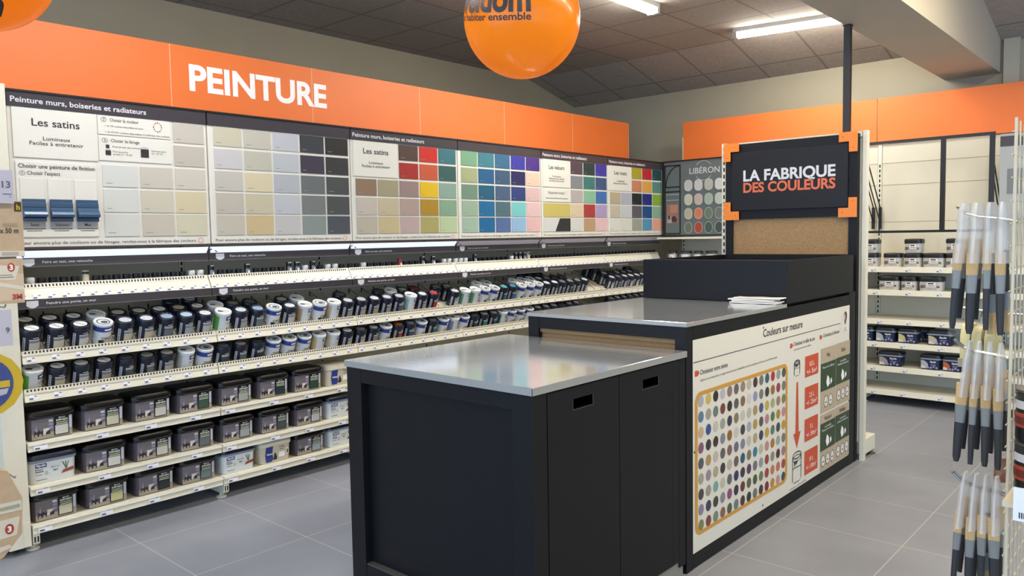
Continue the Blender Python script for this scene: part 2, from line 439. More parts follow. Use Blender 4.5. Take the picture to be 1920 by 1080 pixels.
# cheek panel closing the near end of the run
t = thing('shelving_end_cap', 'tall narrow cream end panel closing the near end of the paint shelving', 'panel', (-4.6, 1.17, 0))
b = MB().box(XB, -4.368, 1.135, 1.234, .035, 2.33)
obj('cheek', b, CREAM, t, bevel=.003)
obj('slotted_edge', MB().box(-4.368, -4.364, 1.200, 1.232, .04, .16, 0), CREAM, t)
b = MB(); b.lathe([(.028,0),(.028,.006),(.012,.012),(.012,.036)], 14, None, (-4.46, 1.17, 0))
obj('foot', b, [GREYW], t)

# swatch panels above the shelves
XP = -4.39
ROWS = [(2.115,2.227),(1.983,2.098),(1.852,1.967),(1.717,1.839),(1.587,1.707)]
COLS = [(.040,.218),(.233,.416),(.431,.612),(.628,.808),(.822,1.002)]
SW = {0: {(0,4):'#cdc4b4',(1,4):'#c9bfaf',(2,2):'#dcdcd2',(2,3):'#d2c9b8',(2,4):'#d5cdbb',(3,2):'#dcdcd0',(3,3):'#d6cdb5',(3,4):'#dccfa8',(4,2):'#dcdbd0',(4,3):'#cfc5b2',(4,4):'#d8d0b2'},
 2: {(0,2):'#4f3a2f',(0,3):'#cf2018',(0,4):'#2f727c',(1,2):'#aa2723',(1,3):'#cc5a36',(1,4):'#2f5f5a'},
 4: {(0,2):'#54424c',(0,3):'#173a3a',(0,4):'#3635a0',(1,2):'#868a8c',(1,3):'#3a7b72',(1,4):'#3b5580',(2,2):'#b9b0aa',(2,3):'#8abf98',(2,4):'#3c70ad',(3,2):'#e4ceab',(3,3):'#b63d36',(3,4):'#b5a0c8',(4,2):'#dedcd2',(4,3):'#c49e74',(4,4):'#eec2c4'},
 5: {(0,2):'#b0a324',(0,3):'#c02528',(0,4):'#1d4a4c',(1,2):'#d08862',(1,3):'#e6ab4a',(1,4):'#5f8f80',(2,0):'#bcae8c',(2,1):'#b9b8c4',(2,2):'#1d2222',(2,3):'#26277f',(2,4):'#8fb53c',(3,0):'#cfc3aa',(3,1):'#cfd2d2',(3,2):'#5f5c62',(3,3):'#0b4f86',(3,4):'#93b79b',(4,0):'#e2e2d8',(4,1):'#e2e0d2',(4,2):'#a5a895',(4,3):'#5d97b5',(4,4):'#eda892'}}
def fill(k, rows, r0=0):
    SW.setdefault(k, {})
    for r, row in enumerate(rows):
        for c, h in enumerate(row.split()): SW[k][(r+r0, c)] = h
fill(1, ['#d0c8ac #c9c3b0 #c4c5c8 #35393f #222222','#cfcbc8 #c6c2ae #c0c4c4 #3d3747 #333335','#cbc5b7 #dfd0ab #b9bbbd #6b7170 #4a4e4d','#c8bfae #cfc5a5 #c5c8c8 #7d807c #4d5150','#cbc3b0 #d2bb8c #c9c6c0 #8b9690 #4c525a'])
fill(2, ['#94785f #aa9f7e #a08680 #ebc11c #8fac9a','#cfc2b2 #cdbf9c #b8a093 #b58d27 #8aad8d','#c4b9a5 #cfbd8f #c4aca6 #b3a968 #c0d1a3'], 2)
fill(3, ['#7bad85 #3a7f8c #2f6a8c #3637a0 #4b2c84','#a9b083 #175f8e #3a5a78 #1c2259 #f1ccb0','#75937c #125f7b #48607e #2b3f7a #e3beb8','#a2b99d #126f9c #52707a #80cfcb #edc6c2','#a8c0aa #066a9c #56719f #99bfdb #edbeb6'])
PLAB = ['cream board of off-white swatches headed Les satins beside the near end panel','cream board of pale to charcoal grey swatches without a title card','cream board with red, yellow and teal swatches headed Les satins','board of green, blue and pink swatches without a title card','board of swatches headed Les velours with a black slanted patch','corner board of bright swatches headed Les mats next to the grey panel']
def card(t, k, c0, c1, r0, r1, th=.006):
    y0 = yb(k)+COLS[c0][0]-.018; y1 = yb(k)+COLS[c1][1]; z0 = ROWS[r1][0]; z1 = ROWS[r0][1]
    b = MB().box(XP, XP+th, y0, y1, z0, z1); o = obj('title_card', b, WHITE, t, bevel=.0015)
    return o, y0, y1, z0, z1, XP+th
for k in range(6):
    y0, y1 = yb(k), yb(k+1); g = .004
    t = thing('swatch_board', PLAB[k], 'colour swatch board', (XP-.02, (y0+y1)/2, 1.535), 'colour swatch boards above the paint shelves')
    b = MB().box(XP-.03, XP, y0+g, y1-g, 1.537, 2.309); obj('backboard', b, WHITE, t)
    b = MB().box(XP-.034, XP+.004, y0+g, y1-g, 1.527, 1.538); obj('bottom_rail', b, HEAD, t)
    b = MB().box(XP-.03, XP+.006, y0+g, y1-g, 2.230, 2.303); b.box(XP-.034, XP+.012, y0+g, y1-g, 2.303, 2.313, 1)
    h = obj('header_strip', b, [HEAD, BLACK], t)
    if k in (0, 2, 4, 5):
        lb = MB(); lb.text('Peinture murs, boiseries et radiateurs', (XP+.006, y0, 2.252), Y, Z, (.020, 0), .026, .655, 0, .018); obj('lettering', lb, GREY_T, h)
    fb = MB(); fb.text('Pour encore plus de couleurs ou de litrages, rendez-vous à la fabrique des couleurs', (XP, y0, 1.5505), Y, Z, (.03, 0), .0155, .90, 0, .0, res=2)
    fb.ring((XP, y0, 1.558), Y, Z, .96, 0, .017, .015, .003, 1, .001, 14)
    obj('lettering', fb, [INK, ORANGE_T], t)
    for (r, c), hx in sorted(SW[k].items()):
        ya, yb_ = y0+COLS[c][0], y0+COLS[c][1]; za, zb = ROWS[r]
        b = MB().box(XP, XP+.0045, ya, yb_, za, zb, 0)
        lum = sum(lin(hx))/3
        o = (XP+.0045, ya, za)
        wd = .026 + .014*((r*5+c*3+k) % 3)/2
        b.rect(o, Y, Z, .016, .016+wd, .017, .0205, 1, .0006)
        obj('colour_swatch', b, [cmat(hx), GREYINK if lum > .12 else mat('pale_ink', '#8f8f8f', .5)], t, bevel=.001)
    # title cards
    if k in (0, 2, 4, 5):
        ttl, sub = {0: ('Les satins','Lumineux\nFaciles à entretenir'), 2: ('Les satins','Lumineux\nFaciles à entretenir'), 4: ('Les velours','Profondeur\nRéhausse les détails\net facile d\'entretien'), 5: ('Les mats','L\'essentiel\nAtténue les défauts')}[k]
        o, a0, a1, z0, z1, xx = card(t, k, 0, 1, 0, 1)
        lb = MB(); c = ((a0+a1)/2)
        lb.text(ttl, (xx, c, z1-.085), Y, Z, (0, 0), .036, .222, 0, .012, 'CENTER')
        obj('lettering', lb, INK, o); lb = MB()
        nl = sub.count('\n')
        lb.text(sub, (xx, c, z1-.155), Y, Z, (0, 0), .0185 if nl == 1 else .015, .25 if nl == 1 else .22, 0, .006, 'CENTER', spacing=.9, res=2)
        obj('lettering', lb, INK, o)
    if k == 4:
        o, a0, a1, z0, z1, xx = card(t, k, 0, 1, 2, 2)
        lb = MB(); lb.text('Inspirez-vous !', (xx, (a0+a1)/2, z1-.045), Y, Z, (0, 0), .027, .25, 0, .0, 'CENTER')
        lb.text('Avec nos harmonies de couleurs', (xx, (a0+a1)/2, z1-.088), Y, Z, (0, 0), .013, .32, 0, .006, 'CENTER', res=2); obj('lettering', lb, INK, o)
        b = MB().box(XP, XP+.0045, y0+.03, y0+.416, *ROWS[3]); obj('colour_swatch', b, cmat('#d3c068'), t, bevel=.001)
        b = MB().box(XP, XP+.0045, y0+.03, y0+.416, *ROWS[4]); b.poly((XP+.0045, y0, ROWS[4][0]), Y, Z, [(.19,.001),(.415,.001),(.415,.119),(.26,.119)], 1, .0008)
        obj('colour_swatch', b, [cmat('#dddcd2'), cmat('#2b2b2a')], t)
    if k == 0:
        # two small info cards
        ya, ye = y0+.420, y0+.808
        for zz0, zz1, head, lines, num in ((2.128,2.227,'Choisir la couleur',('+ de 155 couleurs disponibles en rayon','+ de 30.000 couleurs disponibles à la fabrique des couleurs'),'2'),
                                   (1.990,2.118,'Choisir le litrage',('Pour un test, une retouche','Pour une porte,\nun mur (1 l - 15 m²)'),'3')):
            b = MB().box(XP, XP+.005, ya, ye, zz0, zz1); o = obj('info_card', b, WHITE, t, bevel=.001)
            lb = MB(); og = (XP+.005, ya, zz1)
            lb.text(head, og, Y, Z, (.062, -.029), .017, .15, 0, .006, res=2); lb.text(num, og, Y, Z, (.031, -.029), .014, None, 0, .01, 'CENTER')
            lb.ring(og, Y, Z, .031, -.022, .016, .014, .002, 0, .001, 6)
            if num == '2':
                lb.text(lines[0], og, Y, Z, (.035, -.058), .0095, .20, 0, .004, res=1); lb.text(lines[1], og, Y, Z, (.035, -.090), .0095, .345, 0, .004, res=1)
                for i in range(12):
                    a = 2*PI*i/12; lb.ellipse(og, Y, Z, .315+.022*math.sin(a), -.038+.025*math.cos(a), .0035, .0045, 1+(i % 3), .001, 8)
            else:
                lb.text(lines[0], og, Y, Z, (.07, -.057), .0095, .15, 0, .004, res=1); lb.text(lines[1], og, Y, Z, (.07, -.083), .0095, .10, 0, .004, res=1)
                lb.text('Pour une pièce\n(2 l - 25 m²)', og, Y, Z, (.275, -.066), .0095, .08, 0, .004, res=1)
                for cx, cz, ww, hh in ((.044,-.055,.009,.016),(.046,-.088,.014,.024),(.238,-.080,.022,.042)):
                    lb.rect(og, Y, Z, cx-ww, cx+ww, cz-hh/2, cz+hh/2, 0, .001); lb.ellipse(og, Y, Z, cx, cz+hh/2, ww, hh*.12, 0, .0012, 12); lb.ring(og, Y, Z, cx, cz+hh/2, ww, hh*.35, .0015, 0, .001, 14)
            obj('lettering', lb, [INK, cmat('#c04a3a'), cmat('#d1b03a'), cmat('#4a7a9a')], o)
        # finish chooser with three moulded samples
        ya, ye = y0+.026, y0+.400
        b = MB().box(XP, XP+.006, ya, ye, 1.587, 1.962); o = obj('finish_chooser', b, WHITE, t, bevel=.0015)
        lb = MB(); og = (XP+.006, ya, 1.962)
        lb.text('Choisir une peinture de finition', og, Y, Z, (.012, -.031), .020, .355, 0, .012); lb.text('Choisir l\'aspect', og, Y, Z, (.05, -.064), .018, .15, 0, .008)
        lb.text('1', og, Y, Z, (.028, -.063), .014, None, 0, .01, 'CENTER'); lb.ring(og, Y, Z, .028, -.057, .014, .013, .002, 0, .001, 6)
        for i, nm in enumerate(('Satin','Velours','Mat')):
            a = .014 + i*.124
            lb.text(nm, og, Y, Z, (a+.056, -.320), .014, None, 0, .014, 'CENTER', lift=.005)
            lb.rect(og, Y, Z, a+.006, a+.106, -.335, -.332, 0, .001); lb.rect(og, Y, Z, a+.02, a+.09, -.345, -.342, 0, .001)
        obj('lettering', lb, INK, o)
        for i in range(3):
            a = ya+.014+i*.124
            b = MB().box(XP+.006, XP+.010, a, a+.108, 1.640, 1.880); obj('sample_panel', b, WHITE, o, bevel=.001)
            # moulded skirting profile in satin blue
            pr = [(0,1.665),(.014,1.665),(.014,1.681),(.010,1.684),(.034,1.688),(.036,1.700),(.030,1.712),(.018,1.722),(.014,1.735),(.016,1.738),(.016,1.757),(.010,1.760),(.010,1.777),(0,1.777)]
            b = MB().prism([(XP+.010+p[0], p[1]) for p in pr], 'y', a+.004, a+.108)
            obj('moulding_sample', b, mat('blue_satin_%d' % i, '#2c4c68', (.22,.35,.55)[i]), o)
            b = MB().box(XP+.010, XP+.011, a+.004, a+.106, 1.632, 1.663); obj('name_plate', b, mat('plate_grey', '#a9a7a4', .5), o)

# orange fascia with PEINTURE
XO = -4.81
t = thing('fascia_banner', 'long orange fascia above the left paint shelves lettered PEINTURE', 'sign', (XO, 4.3, 2.36))
for k in range(6):
    ya, ye = yb(k)+.0025, yb(k+1)-.0025
    obj('fascia_board', MB().box(XO-.012, XO, ya, ye, 2.345, 2.772), ORANGE, t)
for k in range(6):
    obj('joint_strip', MB().box(XO-.010, XO+.0008, yb(k+1)-.0024, yb(k+1)+.0024, 2.346, 2.771), mat('pale_joint', '#e7b48c', .5), t)
    obj('mount_rail', MB().box(XB-.012, XO-.012, yb(k)+.004, yb(k)+.034, 2.341, 2.74), CREAM, t)
lb = MB(); lb.text('PEINTURE', (XO, 2.376, 2.507), Y, Z, (0, 0), .152, 1.026, 0, .032, res=6, lift=.0015)
obj('lettering', lb, mat('white_letter', '#f6f3ee', .45), t)

# ================================================================== paint cans
R, HC = .0475, .112
def can_meshes():
    m = {}
    b = MB(); b.lathe([(R*.93,0),(R*.97,.004),(R*.985,.05),(R,.088),(R*.985,.092)], 28); m['nbody'] = b.mesh('body', [NAVY], True)
    b = MB(); b.lathe([(R*1.0,.086),(R*1.045,.087),(R*1.05,.104),(R*1.0,.110),(R*.86,.112),(R*.80,.1085),(R*.2,.1085)], 28); m['nlid'] = b.mesh('lid', [NAVY], True)
    b = MB(); rr = R*1.012
    b.cylpatch(rr, -66, 52, .010, .086, 2, 10)
    b.cylpatch(rr+.0006, -60, -42, .010, .076, 1, 3)
    for i in range(5): b.cylpatch(rr+.0011, -54, -48, .018+i*.012, .024+i*.012, 2, 1)
    b.cylpatch(rr+.0006, -2, 30, .075, .0785, 0, 4)
    b.cylpatch(rr+.0006, -22, 40, .064, .0695, 0, 6); b.cylpatch(rr+.0006, -22, 40, .058, .0606, 0, 6)
    m['nlabel'] = b.mesh('label', [mat('label_line', '#c9ced6', .4), STRIP, NAVY_D], True)
    b = MB(); b.cylpatch(rr+.0007, -20, 46, .016, .054, 0, 7); m['npatch'] = b.mesh('colour_patch', [WHITE], True)
    b = MB(); o = (0,0,.1088); b.ellipse(o, X, Y, 0, 0, R*.62, R*.70, 0, .0006, 24)
    for d in (-.006, .006): b.poly(o, X, Y, [(-.022, d-.016),(-.020, d-.018),(.022, d+.014),(.020, d+.016)], 1, .0012)
    m['nstick'] = b.mesh('lid_sticker', [WHITE_P, INK])
    b = MB(); b.ellipse(o, X, Y, 0, 0, R*.62, R*.70, 0, .0006, 24); m['nstick2'] = b.mesh('lid_sticker', [WHITE_P])
    # white tin with blue badge
    b = MB(); b.lathe([(R*.95,0),(R,.003),(R,.098),(R*1.03,.100),(R*1.03,.106)], 28, [0,0,0,0]); m['wbody'] = b.mesh('body', [mat('white_tin', '#d9dcdc', .3)], True)
    b = MB(); b.lathe([(R*1.03,.104),(R*1.05,.106),(R*1.02,.112),(R*.90,.112),(R*.86,.1085),(R*.2,.1085)], 28); m['wlid'] = b.mesh('lid', [mat('white_lid', '#e2e4e2', .3)], True)
    b = MB(); rr = R+.0007; b.cylpatch(rr, 8, 66, .070, .093, 0, 6)
    b.cylpatch(rr+.0005, 18, 56, .078, .085, 1, 4)
    b.cylpatch(rr, 10, 44, .055, .058, 2, 4); b.cylpatch(rr, 10, 38, .047, .050, 2, 4)
    b.cylpatch(rr, 22, 30, .012, .030, 3, 2); b.cylpatch(rr, 16, 40, .010, .015, 3, 3)
    m['wlabel'] = b.mesh('label', [BLUE, WHITE_P, GREYINK, cmat('#8c4a3a')], True)
    b = MB(); b.cylpatch(rr, -95, -40, .010, .090, 0, 7); m['wpatch'] = b.mesh('colour_patch', [WHITE], True)
    b = MB(); b.poly(o, X, Y, [(-.012,-.030),(.004,-.034),(.012,-.006),(-.004,-.002)], 0, .0006); b.ring(o, X, Y, .004, .014, .013, .016, .003, 1, .0008, 14)
    m['wstick'] = b.mesh('lid_sticker', [INK, GREYINK])
    # white can with a blue band and a dark swoosh
    b = MB(); rr = R+.0006
    b.cylpatch(rr, -88, 88, .072, .097, 0, 16); b.cylpatch(rr+.0005, 0, 48, .079, .088, 1, 5)
    b.cylpatch(rr, -18, 52, .008, .046, 2, 8); b.cylpatch(rr+.0005, -30, 0, .006, .030, 3, 3); b.cylpatch(rr+.0005, 4, 44, .036, .039, 3, 4)
    m['vlabel'] = b.mesh('label', [BLUE, WHITE_P, mat('label_grey', '#a6a49c', .45), NAVY_D], True)
    b = MB(); b.cylpatch(rr+.0008, 10, 48, .010, .032, 0, 5); m['vpatch'] = b.mesh('colour_patch', [WHITE], True)
    b = MB(); b.ring(o, X, Y, 0, 0, R*.72, R*.72, .006, 0, .0006, 24); b.ellipse(o, X, Y, .004, .004, .014, .018, 0, .0008, 16); m['vstick'] = b.mesh('lid_sticker', [mat('slate_print', '#4a4f58', .4)])
    return m
CM = can_meshes()
for me in CM.values():
    for v_ in me.vertices: v_.co = (v_.co.x*.98, v_.co.y*.98, v_.co.z*1.11)
LIDBL = mat('sticker_bluewhite', '#dfe6ee', .35)
def cname(h):
    r_, g_, b_ = [int(h[i:i+2], 16) for i in (1,3,5)]
    if max(r_,g_,b_)-min(r_,g_,b_) < 26:
        v = (r_+g_+b_)/3; return 'white' if v > 205 else 'pale grey' if v > 150 else 'grey' if v > 85 else 'charcoal'
    if r_ >= g_ >= b_: return ('cream' if r_ > 190 and b_ > 120 else 'beige' if b_ > 80 else 'orange' if g_ > 80 else 'red')
    if r_ > g_ and b_ > g_: return 'plum'
    if r_ > 150 and g_ < 90: return 'red'
    if b_ > r_ and b_ >= g_: return 'blue' if b_ > 90 else 'dark blue'
    return 'green' if g_ - b_ > 12 else 'teal'
def can(kind, hx, base, label, group, sticker=None, spin=0.0):
    t = thing('paint_can', label, 'paint can', base, group)
    t.rotation_euler = Matrix.Rotation(TH, 3, 'Y').to_euler()
    sp = math.radians(spin); p = {'N':'n','W':'w','V':'v'}[kind]
    inst('body', CM['wbody' if p != 'n' else 'nbody'], t)
    inst('lid', CM['wlid' if p != 'n' else 'nlid'], t)
    inst('label', CM[p+'label'], t, (0,0,0), (0,0,sp))
    inst('colour_patch', CM[p+'patch'], t, (0,0,0), (0,0,sp), cmat(hx))
    if p == 'n':
        s = inst('lid_sticker', CM['nstick' if sticker is None or sticker == 'l' else 'nstick2'], t, (0,0,0), (0,0,sp))
        if sticker and sticker != 'l': s.material_slots[0].link = 'OBJECT'; s.material_slots[0].material = cmat(sticker)
    else: inst('lid_sticker', CM[p+'stick'], t, (0,0,0), (0,0,sp))
    return t
KN = {'N':'navy can','W':'white tin','V':'blue-banded can'}
PLACE = {0:'upper can shelf', 1:'lower can shelf'}
def row(shelf, k, spec, depth=0):
    """spec: 9 slots 'K:hex[:sticker]' or '-'"""
    for i, s in enumerate(spec.split()):
        if s == '-': continue
        p = s.split(':'); kind = p[0]; hx = '#'+p[1]; st = None
        if len(p) > 2: st = p[2] if p[2] == 'l' else '#'+p[2]
        sd = (.052, .072)[shelf] + .101*depth
        base = (-4.385 - sd*CT, yb(k) + P*(i+.5)/9, CAN_Z[shelf] - DROP[shelf] + sd*ST + .0015)
        lab = '%s, %s patch, %s in %s row, %s, %s' % (KN[kind], cname(hx), ORD[i], ('front','second','third','rearmost')[depth], PLACE[shelf], BAY[k])
        can(kind, hx, base, lab, 'paint cans on the %s' % PLACE[shelf], st, rnd.uniform(-9, 9))
# upper shelf, front rows
row(0,0,'N:c9c6bc:l N:cfc8b2 N:d4d2cc:l V:c8bfae N:c9c2ae:d9dde0 N:c8bda5:dde2e6 N:6d7278:9fb6cc N:a9adb2:b9cfe0 N:bcbab6:e6e8ee')
row(0,0,'N:c9c6bc:l N:c6bfae:l N:cfc8b2:l W:d9d4c2 N:b9b2a0:c8c2ac N:c8bda5:c8c2ac N:6d7278:l N:a9adb2:c0b89c N:bcbab6:l', 1)
row(0,0,'N:c9c6bc:8f8c80 - - - - - - N:55585c:3d3f42 N:c9c6bc:l', 2)
row(0,1,'W:5fae4a N:a9adb0:d3dfe4 N:6f7b80:9cb7d4 V:b9bcc0 N:c9c6c0:e8e8ea W:b99a72 V:5a5752 W:c3b190 N:9c968c:d5d9de')
row(0,1,'W:d8d2bc N:4a4d50:7c7c74 N:5a5d60:55585c - N:b9b2a0:a8a498 W:d8cfa0 - - N:55555a:66625c', 1)
row(0,1,'- N:4a4d50:8d8a80 - - - - - - -', 2)
row(0,2,'N:a9a49c:c9ccd0 N:a8a094:e6e6ea N:9c9a94:d9d9de N:55585c:c8ccce W:9fc8c8 N:a8a8a8:e4e6ea N:c02a2a:d23a3a - N:c9ccd2:dcdee4')
row(0,2,'- - N:4a4d50:4a4a48 W:9fa8a0 N:5a5d60:9a988c N:8a2020:8c2a2e - N:55585c:77756c N:5a5d60:8a887c', 1)
row(0,3,'W:6fae7c W:5f9f6a V:7a8f7a V:5c7fa0 N:2a7a8c:57b3bf N:2a6f94:3f93b5 V:6f86a8 V:c8c8c4 V:b9c2cc')
row(0,3,'- - W:9fb8a8 V:4a4f58 - - W:8fb0c0 V:7f9ab0 V:9cb4c0', 1)
row(0,3,'- - - - - - - - N:3a3a3c:2a2a2c', 2)
row(0,4,'N:d9d4cc:e4e4e6 N:e0d9d4:e6e6e6 N:8a8a90:77757a N:6a6a78:8c8c92 N:9a9a9a:8d8b86 N:a8a49c:d8d8d8 - - -')
row(0,4,'N:9a9a9a:d2d4d6 N:9a9a9a:8c8c8a N:55585c:3a3a3c N:6a6a78:3a3a3c - - - - -', 1)
row(0,4,'N:3a3a3c:2a2a2c N:3a3a3c:2a2a2c - - - - - - -', 2)
row(0,5,'N:c9c9c6:d8d8d6 N:8a8a9a:66646a N:b9b9c4:d0d0d4 N:cfcfd2:d9d9dc N:d9d9d4:cfcfd2 N:b9b9b4:c9c9cc - - -')
row(0,5,'N:c9c9c6:c9c9c9 N:55585c:4a4a4c N:8a8a8c:c0c0c0 N:9a9a9c:a9a9a9 N:8a8a8c:b0b0b0 N:55585c:55555a - - -', 1)
row(0,5,'N:b0b0b4:3a3a3c - - - - N:55585c:3a3a3c - - -', 2)
row(0,5,'N:8a8a8c:3a3a3c - - - - - - - -', 3)
# lower shelf, front row only shows
row(1,0,'W:5fae4a N:cfc6a8:l N:d4d2cc:e4e2d8 N:b9ac98:l N:55605c:55585c N:7a7f7a:a8a69c N:bcbab0:c9c5b4 W:c9c5b8 V:8a8f90')
row(1,1,'N:44504e:66686a N:5f6f6c:9a988e N:2f3640:4a4c50 V:d8d4c8 V:d0ccc0 V:d8d4c8 W:d6c48c W:d9cfae N:c0b8aa:l')
row(1,2,'N:c8bfb0:8c8a84 N:9a958a:c9c9c6 V:b02a2e N:c4402e:d1602f N:4a5a78:8d95a0 V:d8d4c8 N:1f7a70:7f8f92 V:d0ccc0 W:7f93c0')
row(1,3,'V:5a6f8c N:2a4a74:55687c N:2f9a84:c9ccd0 N:2f5a78:b9bfc4 W:2f6f84 V:4a5f9a V:e0c8b0 V:d8904e N:d8d0c4:d8d0c8')
row(1,4,'N:8a8a8c:d4d4d2 N:9a9a9a:c4c4c2 N:55585c:3a3a3c N:8a8a8c:b4b4b2 N:9a9a9a:d2d2d0 - - - -')
row(1,5,'N:c9c9c6:b4b4b4 N:9a9a9c:d8d8d6 N:b9b9b4:c4c4c2 N:55585c:a9a9a7 N:c9a06a:c8b48c N:9a9a9a:b9b9b9 - - -')

# ================================================================== testers
def tester_meshes():
    m = {}
    b = MB(); b.lathe([(.018,0),(.019,.002),(.019,.030)], 14, [0,0]); b.lathe([(.0195,.030),(.020,.031),(.020,.048),(.018,.050)], 14, [1,1,1]); b.cylpatch(.0195, -20, 30, .004, .024, 2, 4)
    m['d'] = b.mesh('tester_pot', [NAVY_D, BLACK, mat('tester_label', '#a39f94', .5)], True)
    b = MB(); b.lathe([(.018,0),(.020,.002),(.021,.034)], 14, [0,0]); b.lathe([(.022,.034),(.0225,.035),(.0225,.053),(.021,.055)], 14, [1,1,1]); b.cylpatch(.0208, -25, 30, .006, .026, 2, 4)
    m['w'] = b.mesh('tester_pot', [mat('tester_white', '#cfcdc6', .35), mat('tester_cap', '#dad8d2', .35), NAVY_D], True)
    b = MB(); b.lathe([(.017,0),(.018,.002),(.018,.078),(.016,.080)], 14, [0,0,0]); b.cylpatch(.0185, -60, 60, .006, .05, 1, 6); b.cylpatch(.019, -45, 45, .073, .079, 2, 6); b.cylpatch(.0192, -10, 30, .012, .038, 2, 3)
    m['t'] = b.mesh('tester_tube', [BLACK, mat('tester_grey', '#7d7d86', .45), WHITE_P], True)
    b = MB(); b.lathe([(.017,0),(.018,.002),(.018,.078),(.016,.080)], 14, [0,0,0]); b.cylpatch(.0185, -60, 60, .006, .05, 1, 6); b.cylpatch(.019, -60, 60, .060, .073, 2, 6)
    m['c'] = b.mesh('tester_tube', [mat('tester_cream', '#d4cdb4', .45), mat('tester_cream_label', '#cbbf96', .45), NAVY_D], True)
    b = MB(); b.lathe([(.017,0),(.018,.002),(.018,.070),(.016,.074)], 14, [0,0,0]); b.cylpatch(.0185, -30, 30, .02, .04, 1, 4)
    m['r'] = b.mesh('tester_tube', [cmat('#b02a2a'), WHITE_P, WHITE_P], True)
    return m
TM = tester_meshes()
TN = {'d':'small black-capped tester pot','w':'small white-capped tester pot','t':'tall black tester tube with white top','c':'tall cream tester tube','r':'red tester tube'}
TEST = ['dwddddcddddddddddww','tdddtddddttwtdwwd','ddwdddddrdddtdtdww','wwwdtdddddddwtttcd','dddddddddddddddddd','ddddddddddddddddd']
for k, s in enumerate(TEST):
    n = len(s); cnt = {}
    for i, c in enumerate(s):
        o = inst('tester_tube' if c in 'tcr' else 'tester_pot', TM[c], None, (-4.475, yb(k) + .035 + (P-.07)*i/(n-1), 1.3285), (0, 0, rnd.uniform(-.3, .3)))
        if cnt.get(c) is None: cnt[c] = 0
        lab = '%s, %s along the tester shelf, %s' % (TN[c], ORD[i], BAY[k])
        props(o, lab, 'paint tester', 'testers on the tester shelf')

# ================================================================== rectangular tubs
TW, TD, THH = .233, .20, .150
def rrect(w_, d_, r_, z, n=5):
    pts = []
    for cx, cy, a in ((d_/2-r_, w_/2-r_, 0), (-d_/2+r_, w_/2-r_, 90), (-d_/2+r_, -w_/2+r_, 180), (d_/2-r_, -w_/2+r_, 270)):
        for i in range(n+1):
            t_ = math.radians(a + 90*i/n); pts.append((cx + r_*math.cos(t_), cy + r_*math.sin(t_), z))
    return pts
def tub_meshes(W=TW, D=TD, H=THH, name='tub'):
    m = {}
    body = [rrect(W*.88, D*.86, .028, 0), rrect(W*.90, D*.88, .03, .004), rrect(W*.955, D*.95, .032, H-.028)]
    lid = [rrect(W*.96, D*.96, .033, H-.042), rrect(W, D, .034, H-.040), rrect(W, D, .034, H-.028), rrect(W, D, .034, H-.012), rrect(W*.985, D*.98, .033, H-.008), rrect(W*.95, D*.94, .03, H-.008), rrect(W*.93, D*.92, .03, H-.003), rrect(W*.55, D*.5, .02, H)]
    m['body'] = body; m['lid'] = lid
    return m
def front(W, D, H):
    """front face frame: origin bottom centre, v follows the taper"""
    x0 = D*.88/2; x1 = D*.94/2; h = H-.042
    return Vector((x0, 0, .004)), Vector((0,1,0)), Vector((x1-x0, 0, h-.004)) / (h-.004), h-.004
